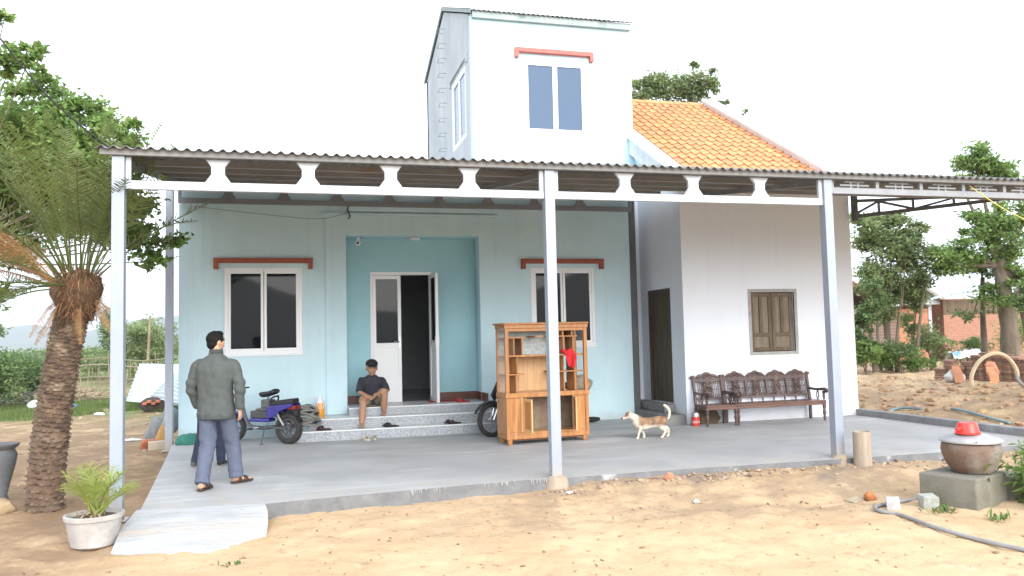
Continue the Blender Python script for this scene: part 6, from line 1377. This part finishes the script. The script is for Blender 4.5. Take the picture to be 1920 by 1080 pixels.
# scattered rubble and clods
def debris(name, label, n, area, smin, smax, mt, cat):
    m = MB()
    for i in range(n):
        x, y = area(); s_ = smin+(smax-smin)*rnd.random()**3; rock(m, (x, y, ground_z(x, y)+s_*.15), (s_*rnd.uniform(.7, 1.5), s_*rnd.uniform(.7, 1.3), s_*rnd.uniform(.4, .7)), i, 1)
    tag(m.build(name, mt, fix=False, kind='stuff'), label, cat)
M_clod = mat('earth clods', (.40, .28, .17), (.28, .19, .115), 5, .95, .4, 60, island=.35, world=True)
M_rub = mat('mixed rubble', (.38, .29, .21), (.29, .205, .145), 5, .95, .3, 60, island=.45, world=True)
def a_front():
    while True:
        x, y = rnd.uniform(-5, 6.5), rnd.uniform(-5.2, -.2)
        if not (-4.6 < x < -3.0 and y > -1.6): return x, y
debris('earth_clods', 'small clods and grit scattered over the sandy yard', 1100, a_front, .006, .024, M_clod, 'clods')
debris('rubble', 'line of stone and brick crumbs along the front edge of the patio', 330, lambda: (rnd.choice([rnd.uniform(-.3, 2.6), rnd.uniform(2, 6.8)]), -.16-abs(rnd.gauss(0, .16))), .012, .045, M_rub, 'rubble')
debris('dirt_lumps', 'lumps of dug earth on the mound right of the kerb', 900, lambda: (7.6+5.5*rnd.random(), .3+9*rnd.random()), .02, .11, mat('dug earth', (.46, .31, .18), (.34, .22, .125), 4, .95, .4, 40, island=.25, world=True), 'earth')
debris('yard_litter', 'crumbs of stone and rubbish on the ground left of the patio', 260, lambda: (rnd.uniform(-9, -4.9), rnd.uniform(2, 15)), .012, .05, M_rub, 'rubble')
m = MB()
for i in range(420):
    x, y = a_front(); z = ground_z(x, y)+.006; a = rnd.uniform(0, 6.28); L_ = rnd.uniform(.015, .07) if i < 395 else rnd.uniform(.1, .3); w_ = rnd.uniform(.004, .014) if i < 395 else .005; d = Vector((math.cos(a), math.sin(a), rnd.uniform(-.05, .25))); sd = Vector((-d.y, d.x, 0))*w_; p = Vector((x, y, z))
    m.add([p, p+d*L_*.5+sd, p+d*L_, p+d*L_*.5-sd], [(0, 1, 2, 3)])
tag(m.build('leaf_litter', mat('dry leaf scraps', (.20, .125, .06), (.13, .075, .035), 6, .9, island=.5, world=True), fix=False, kind='stuff'), 'dry leaf scraps and twigs scattered on the sand', 'litter')
# bush at the right edge, weeds
def blades(name, label, c, n, L_, spread, wid, mt, cat, droop=.5, parent=None, stem=None):
    m = MB()
    for i in range(n):
        a = rnd.uniform(0, 6.28); el = rnd.uniform(.35, 1.4); b = Vector(c)+Vector((rnd.gauss(0, spread), rnd.gauss(0, spread), 0)); l = L_*rnd.uniform(.6, 1.1); d = Vector((math.cos(a)*math.cos(el), math.sin(a)*math.cos(el), math.sin(el))); sd = Vector((-math.sin(a), math.cos(a), 0))*wid
        p1 = b+d*l*.5; p2 = b+d*l+Vector((0, 0, -droop*l*.35))+Vector((d.x, d.y, 0))*l*.12
        m.add([b-sd*.5, b+sd*.5, p1+sd, p2, p1-sd], [(0, 1, 2, 4), (2, 3, 4)])
    return m
t = thing('leafy_bush', 'fresh green bush of narrow leaves at the right edge', 'bush', (4.0, -2.25, -.15), world=True)
pp = [];  st = MB()
for i in range(34):
    b = Vector((4.20+rnd.gauss(0, .14), -2.42+rnd.gauss(0, .16), -.17)); e = b+Vector((rnd.uniform(-.30, .30), rnd.uniform(-.28, .2), rnd.uniform(.2, .62))); st.tube([b, b.lerp(e, .5)+Vector((0, 0, .06)), e], [.006, .005, .003], 5)
    for k in range(24): q = b.lerp(e, rnd.uniform(.2, 1.05)); pp.append((q.x+rnd.gauss(0, .025)-4.0, q.y+rnd.gauss(0, .025)+2.25, q.z+rnd.gauss(0, .02)+.15))
st.build('stems', mat('green stem', (.14, .17, .06), None, 8, .7), t, smooth=True, fix=False, kind='stuff')
link('crown', leaf_mesh('crown', pp, .145, asp=.24, up=.4), leafmat('fresh narrow leaf', (.20, .31, .085), (.14, .24, .06), .35, .35), t, kind='stuff')
M_weed = leafmat('weed leaf', (.13, .21, .06), (.09, .16, .045), .3, .3)
for lb, px, py, n, L_ in (('small green weed before the concrete block', 1768, 958, 26, .13), ('tiny weed tuft at the foot of the bush', 1872, 975, 22, .11), ('sparse weed beside the ramp', 430, 1060, 12, .06)):
    g = G(px, py); o = blades('weed', lb, (0, 0, 0), n, L_, .05, .012, M_weed, 'weed').build('weed', M_weed, fix=False); o.location = g; tag(o, lb, 'weed')
# potted palm seedling
t = thing('plant_pot', 'round cement pot with a young yellow green palm at the left post', 'potted plant', (-4.60, -.80, -.17))
m = MB(); m.lathe([(.155, 0), (.185, .02), (.215, .16), (.228, .245), (.245, .25), (.248, .285), (.225, .29), (.21, .25)], n=30); m.build('pot', mat('grey cement pot', (.44, .42, .39), (.34, .32, .30), 5, .9, .3, 30, c3=(.55, .53, .50), s3=2), t, smooth='auto')
m = MB(); m.lathe([(.212, .24), (.2, .255), (.05, .27)], n=20); m.build('soil', mat('pot soil', (.12, .085, .055), None, 9, .95, .5), t, smooth=True)
M_seed = mat('yellow green seedling leaf', (.34, .38, .09), (.24, .30, .07), 3, .5, trans=.35, rand=.25)
me = frond(.50, .7, 20, .15, .006, 3, .1).mesh('seedling_frond'); me.materials.append(M_seed)
for i in range(15):
    place(None, me, 'frond', t, T(rnd.uniform(-.05, .05), rnd.uniform(-.05, .05), .26) @ RZ(i*2.4) @ RY(-rnd.uniform(.8, 1.5)) @ Matrix.Scale(rnd.uniform(.7, 1.15), 4))
m = blades('dry_leaves', '', (0, 0, .26), 36, .17, .06, .012, None, '', 1.6); m.build('dry_leaves', mat('dry seedling leaves', (.38, .29, .17), (.26, .19, .11), 8, .9), t, fix=False, kind='stuff')
# dark urn at the left edge
g = Vector((-6.16, 1.72, -.17)); m = MB(); m.lathe([(.10, 0), (.12, .02), (.085, .10), (.12, .26), (.165, .44), (.185, .56), (.155, .62), (.20, .66), (.205, .685), (.15, .68)], n=26); o = m.build('stone_urn', mat('dark grey urn cement', (.14, .145, .155), (.10, .105, .11), 5, .85, .3), smooth='auto'); o.location = g; tag(o, 'dark grey flared urn cut off by the left edge', 'urn')
m = MB(); rock(m, (0, 0, 0), (.16, .13, .10), 31); o = m.build('stone', M_clod, smooth='auto'); o.location = (-5.93, 1.02, -.1); tag(o, 'reddish lump of earth at the foot of the dark urn', 'stone')

# ------------------------------------------------------------------ corner by the rear left post
x0, y0 = -5.12, 6.0
for k in range(3):
    m = MB(); m.box((0, 0, 0), (.21, .10, .052)); o = m.build('red_brick', mat('red clay brick', (.48, .17, .09), (.38, .13, .07), 9, .9, .3, rand=.15), bevel=.004); o.location = (-5.32+.02*k, 6.02-.02*k, -.11+.054*k); o.rotation_euler = (0, 0, .15+.1*k); tag(o, ('lowest', 'middle', 'top')[k]+' red brick of the small stack by the rear left post', 'brick')
m = MB(); m.box((0, 0, 0), (.46, .16, .15)); o = m.build('cement_beam', mat('tan cement beam', (.50, .43, .34), (.40, .34, .27), 6, .9, .3), bevel=.01); o.location = (-5.03, 5.85, -.07); o.rotation_euler = (0, 0, .12); tag(o, 'short tan cement beam lying at the foot of the rear left post', 'beam')
for i, (x, y, z, r, lb) in enumerate(((-5.22, 6.45, .10, (.17, .15, .26), 'tall grey rock leaning behind the broom'), (-5.05, 6.75, .26, (.17, .15, .26), 'higher grey rock tucked against the rear left post'), (-5.34, 6.55, .0, (.11, .12, .16), 'small grey rock left of the broom'))):
    m = MB(); rock(m, (0, 0, 0), r, 40+i); o = m.build('grey_rock', mat('grey rock', (.24, .245, .25), (.17, .17, .175), 6, .9, .4), smooth='auto'); o.location = (x, y, z); tag(o, lb, 'rock')
t = thing('broom', 'straw broom leaning upside up beside the rear left post', 'broom', (-5.12, 6.1, -.1))
m = MB(); rg = [[(z*.12+w_*math.cos(a), .04*math.sin(a)*(w_/.11+.3), z) for a in np.linspace(0, 2*PI, 11)[:-1]] for z, w_ in ((0, .12), (.10, .105), (.22, .07), (.34, .03))]; m.rings(rg); m.build('straw', mat('broom straw', (.52, .31, .11), (.40, .22, .075), 14, .9, .5, 60, stretch=(4, 4, .3)), t, smooth=True)
m = MB(); m.tube([(.04, 0, .32), (.17, .12, .98)], .012, 8); m.build('handle', mat('broom handle', (.45, .38, .27), None, 6, .7), t)
# heap of corrugated sheets
def sheet_thing(label, pts4, mt, n=60, waves=26, amp=.02):
    a, b, c, d = [Vector(p) for p in pts4]; m = MB(); rows = []
    for v in (0, .33, .66, 1):
        r = []
        for i in range(n*2+1):
            u = i/(n*2); p = a.lerp(b, u).lerp(d.lerp(c, u), v); nrm = (b-a).cross(d-a).normalized(); r.append(p+nrm*(amp*math.sin(2*PI*u*waves)-.18*math.sin(PI*v)*math.sin(PI*u)))
        rows.append(r)
    N = n*2+1; m.add([p for r in rows for p in r], [(j*N+i, j*N+i+1, (j+1)*N+i+1, (j+1)*N+i) for j in range(3) for i in range(N-1)]); o = m.build('corrugated_sheet', mt, fix=False, smooth=True); q = o.modifiers.new('t', 'SOLIDIFY'); q.thickness = .004; return tag(o, label, 'sheet', 'old roofing sheets heaped behind the house')
M_ws = mat('pale roofing sheet', (.66, .74, .75), (.58, .66, .68), 3, .5, metal=.1)
sheet_thing('large pale sheet bent over the heap', [P(236, 752, 23), P(262, 682, 24.5), P(345, 684, 24.5), P(345, 762, 22.5)], M_ws, waves=10)
sheet_thing('smaller ribbed sheet curling over the dark box', [P(280, 745, 22), P(325, 702, 22.8), P(350, 700, 22.8), P(345, 758, 21.8)], mat('greyer roofing sheet', (.48, .54, .56), (.40, .46, .48), 3, .5, metal=.1), waves=9, amp=.035)
q = P(287, 766, 22); q.z = ground_z(q.x, q.y); t = thing('brick_heap', 'dark heap with red bricks under the pale sheets', 'heap', q)
m = MB(); rock(m, (0, 0, .18), (.33, .3, .24), 51); m.build('dark_base', mat('dark rubbish', (.05, .04, .035), (.08, .06, .05), 8, .95), t, smooth='auto')
for k in range(4): m = MB(); m.box((-.16+.11*k, -.27, .25+.05*(k % 2)), (.10, .2, .06)); m.build('brick', mat('red clay brick', (.48, .17, .09)), t)
# brushwood and rubbish far left
def brush(label, px, py, d, n, sx, h, c):
    q = P(px, py, d); q.z = ground_z(q.x, q.y); m = MB()
    for i in range(n):
        b = Vector((rnd.gauss(0, sx*.5), rnd.gauss(0, sx*.3), abs(rnd.gauss(0, h*.4)))); e = b+Vector((rnd.uniform(-.7, .7), rnd.uniform(-.4, .4), rnd.uniform(-.1, .35))); m.tube([b, e], [.018, .009], 4, cap=False)
    o = m.build('brushwood', mat('brushwood '+label[:10], c, tuple(x*.6 for x in c), 5, .9, island=.4), fix=False, kind='stuff'); o.location = q; tag(o, label, 'brushwood')
brush('grey heap of brushwood and rubbish left of the palm', 35, 738, 26, 90, 1.0, .5, (.22, .20, .18))
brush('dry branches heaped right of the palm trunk', 160, 738, 27, 70, .8, .4, (.34, .26, .18))
for lb, px, py, d, r, c in (('white plastic scrap beside the palm trunk', 66, 745, 24, (.22, .12, .16), (.72, .74, .76)), ('blue plastic scrap right of the palm trunk', 137, 750, 24, (.12, .1, .07), (.12, .26, .55)), ('white rag on the ground between palm and post', 186, 762, 21, (.14, .1, .05), (.72, .72, .70)), ('pale stone slab near the heap of sheets', 245, 790, 15, (.22, .12, .03), (.62, .60, .56))):
    q = P(px, py, d); q.z = ground_z(q.x, q.y)+r[2]*.6; m = MB(); rock(m, (0, 0, 0), r, int(px)); o = m.build('scrap', mat('scrap '+lb[:12], c, tuple(x*.8 for x in c), 6, .7), smooth='auto'); o.location = q; tag(o, lb, 'scrap')

# ------------------------------------------------------------------ right: tile stacks, hoop, hoses on the mound
M_oldtile = mat('old clay tile', (.36, .225, .15), (.28, .17, .115), 4, .9, .3, 30, island=.45, c3=(.34, .28, .22), s3=1.6)
for i in range(11):
    f = i/10; q = P(lerp(1768, 1940, f), lerp(716, 724, f), lerp(20, 18.3, f)); q.z = ground_z(q.x, q.y); hh = int([15, 20, 17, 22, 30, 32, 34, 33, 31, 28, 26][i])
    t = thing('tile_stack', ('first', 'second', 'third', 'fourth', 'fifth', 'sixth', 'seventh', 'eighth', 'ninth', 'tenth', 'last')[i]+' stack of old roof tiles from the left, beneath the right-hand trees', 'tiles', q, rnd.uniform(-.2, .2), group='stacks of old roof tiles under the trees'); m = MB()
    for k in range(hh):
        z = k*.0215; M0 = T(rnd.uniform(-.012, .012), rnd.uniform(-.012, .012), z) @ RZ(rnd.uniform(-.06, .06)); m.add([(-.10, -.17, 0), (0, -.17, .012), (.10, -.17, 0), (.10, .17, 0), (0, .17, .012), (-.10, .17, 0), (-.10, -.17, .014), (0, -.17, .026), (.10, -.17, .014), (.10, .17, .014), (0, .17, .026), (-.10, .17, .014)], [(0, 1, 7, 6), (1, 2, 8, 7), (2, 3, 9, 8), (3, 4, 10, 9), (4, 5, 11, 10), (5, 0, 6, 11), (6, 7, 10, 11), (7, 8, 9, 10)], M0)
    m.build('tiles', M_oldtile, t, kind='stuff')
for i, (px, py, lb) in enumerate(((1866, 706, 'upright row of orange tiles leaning on the stacks inside the hoop'), (1800, 712, 'few fallen tiles at the left end of the stacks'))):
    q = P(px, py+12, 18.2); q.z = ground_z(q.x, q.y); t = thing('leaning_tiles', lb, 'tiles', q, -.3)
    for k in range(8 if i == 0 else 4):
        m = MB(); m.bx(-.09, .09, -.008, .008, 0, .33, M=T(.02*k, .03*k, .04*k) @ RX(-.45-.05*k) @ RY(rnd.uniform(-.1, .1))); m.build('tile', mat('orange clay tile', (.52, .24, .14), (.42, .18, .10), 5, .9, rand=.2), t)
m = MB(); m.tube(crv([P(1824, 728, 17.6), P(1822, 705, 17.6), P(1834, 680, 17.6), P(1853, 666, 17.6), P(1874, 663, 17.6), P(1893, 674, 17.6), P(1905, 692, 17.6), P(1908, 706, 17.6)], 6), .042, 10); tag(m.build('pale_hoop', mat('pale plastic pipe', (.62, .50, .34), (.54, .42, .28), 5, .6), smooth=True), 'thick pale pipe bent into a hoop before the tile stacks', 'pipe')
m = MB(); m.tube(crv([P(1906, 702, 17.6), P(1909, 712, 17.5), P(1918, 722, 17.4), P(1930, 728, 17.4)], 4), .035, 8); tag(m.build('pipe_end', mat('grey pipe end', (.28, .27, .26), None, 6, .7), smooth=True), 'grey hose joined to the end of the pale hoop', 'pipe')
def ground_hose(label, pxs, c, r=.022):
    m = MB(); m.tube(crv([G(*p)+Vector((0, 0, r+.01)) for p in pxs], 6), r, 8); tag(m.build('garden_hose', mat('hose '+label[:8], c, tuple(x*.85 for x in c), 6, .5), smooth=True), label, 'hose')
ground_hose('blue hose lying on the dirt just past the kerb, left length', [(1614, 756), (1645, 758), (1680, 764), (1728, 770)], (.18, .33, .40))
ground_hose('blue hose lying on the dirt just past the kerb, right length', [(1785, 767), (1820, 772), (1860, 778), (1892, 783)], (.12, .30, .46))
q = P(1806, 662, 24); t = thing('blue_tarp', 'crumpled blue and white plastic over stakes left of the tile stacks', 'tarp', (q.x, q.y, ground_z(q.x, q.y)))
m = MB(); n = 14; vs_ = []
for i in range(n+1):
    for j in range(5): vs_.append(Vector((-.5+1.0*i/n, -.2+.1*j, .58+.10*i/n+.10*mnoise.noise(Vector((i*.6, j*.8, 3)))-(.18 if j in (0, 4) else 0))))
m.add(vs_, [(i*5+j, i*5+j+1, (i+1)*5+j+1, (i+1)*5+j) for i in range(n) for j in range(4)]); o = m.build('sheet', mat('pale plastic sheet', (.60, .66, .70), (.20, .36, .62), 2.5, .4, lo=.5, hi=.6), t, smooth=True, fix=False)
for x in (-.45, -.1, .2, .45): m = MB(); m.tube([(x, 0, -.1), (x+.03, 0, .55)], .03, 6); m.build('stake', M_bam, t)
sack('white cement bag slumped left of the tile stacks', tuple(P(1790, 708, 18.5)), (.26, .17, .15), (.62, .62, .60), name='cement_bag')

# ------------------------------------------------------------------ air
hz = MB(); hz.bx(-4500, 4500, -300, 5200, -6, 260)
o = hz.build('haze', None, kind='stuff'); mh = bpy.data.materials.new('moist air'); mh.use_nodes = True; N = mh.node_tree.nodes; N.remove(N['Principled BSDF'])
pv = N.new('ShaderNodeVolumePrincipled'); pv.inputs['Color'].default_value = (.86, .92, 1, 1); pv.inputs['Density'].default_value = .00030; pv.inputs['Anisotropy'].default_value = .1
mh.node_tree.links.new(pv.outputs[0], N['Material Output'].inputs['Volume']); o.data.materials.append(mh); o['label'] = 'thin moist air over the whole place'; o['category'] = 'haze'
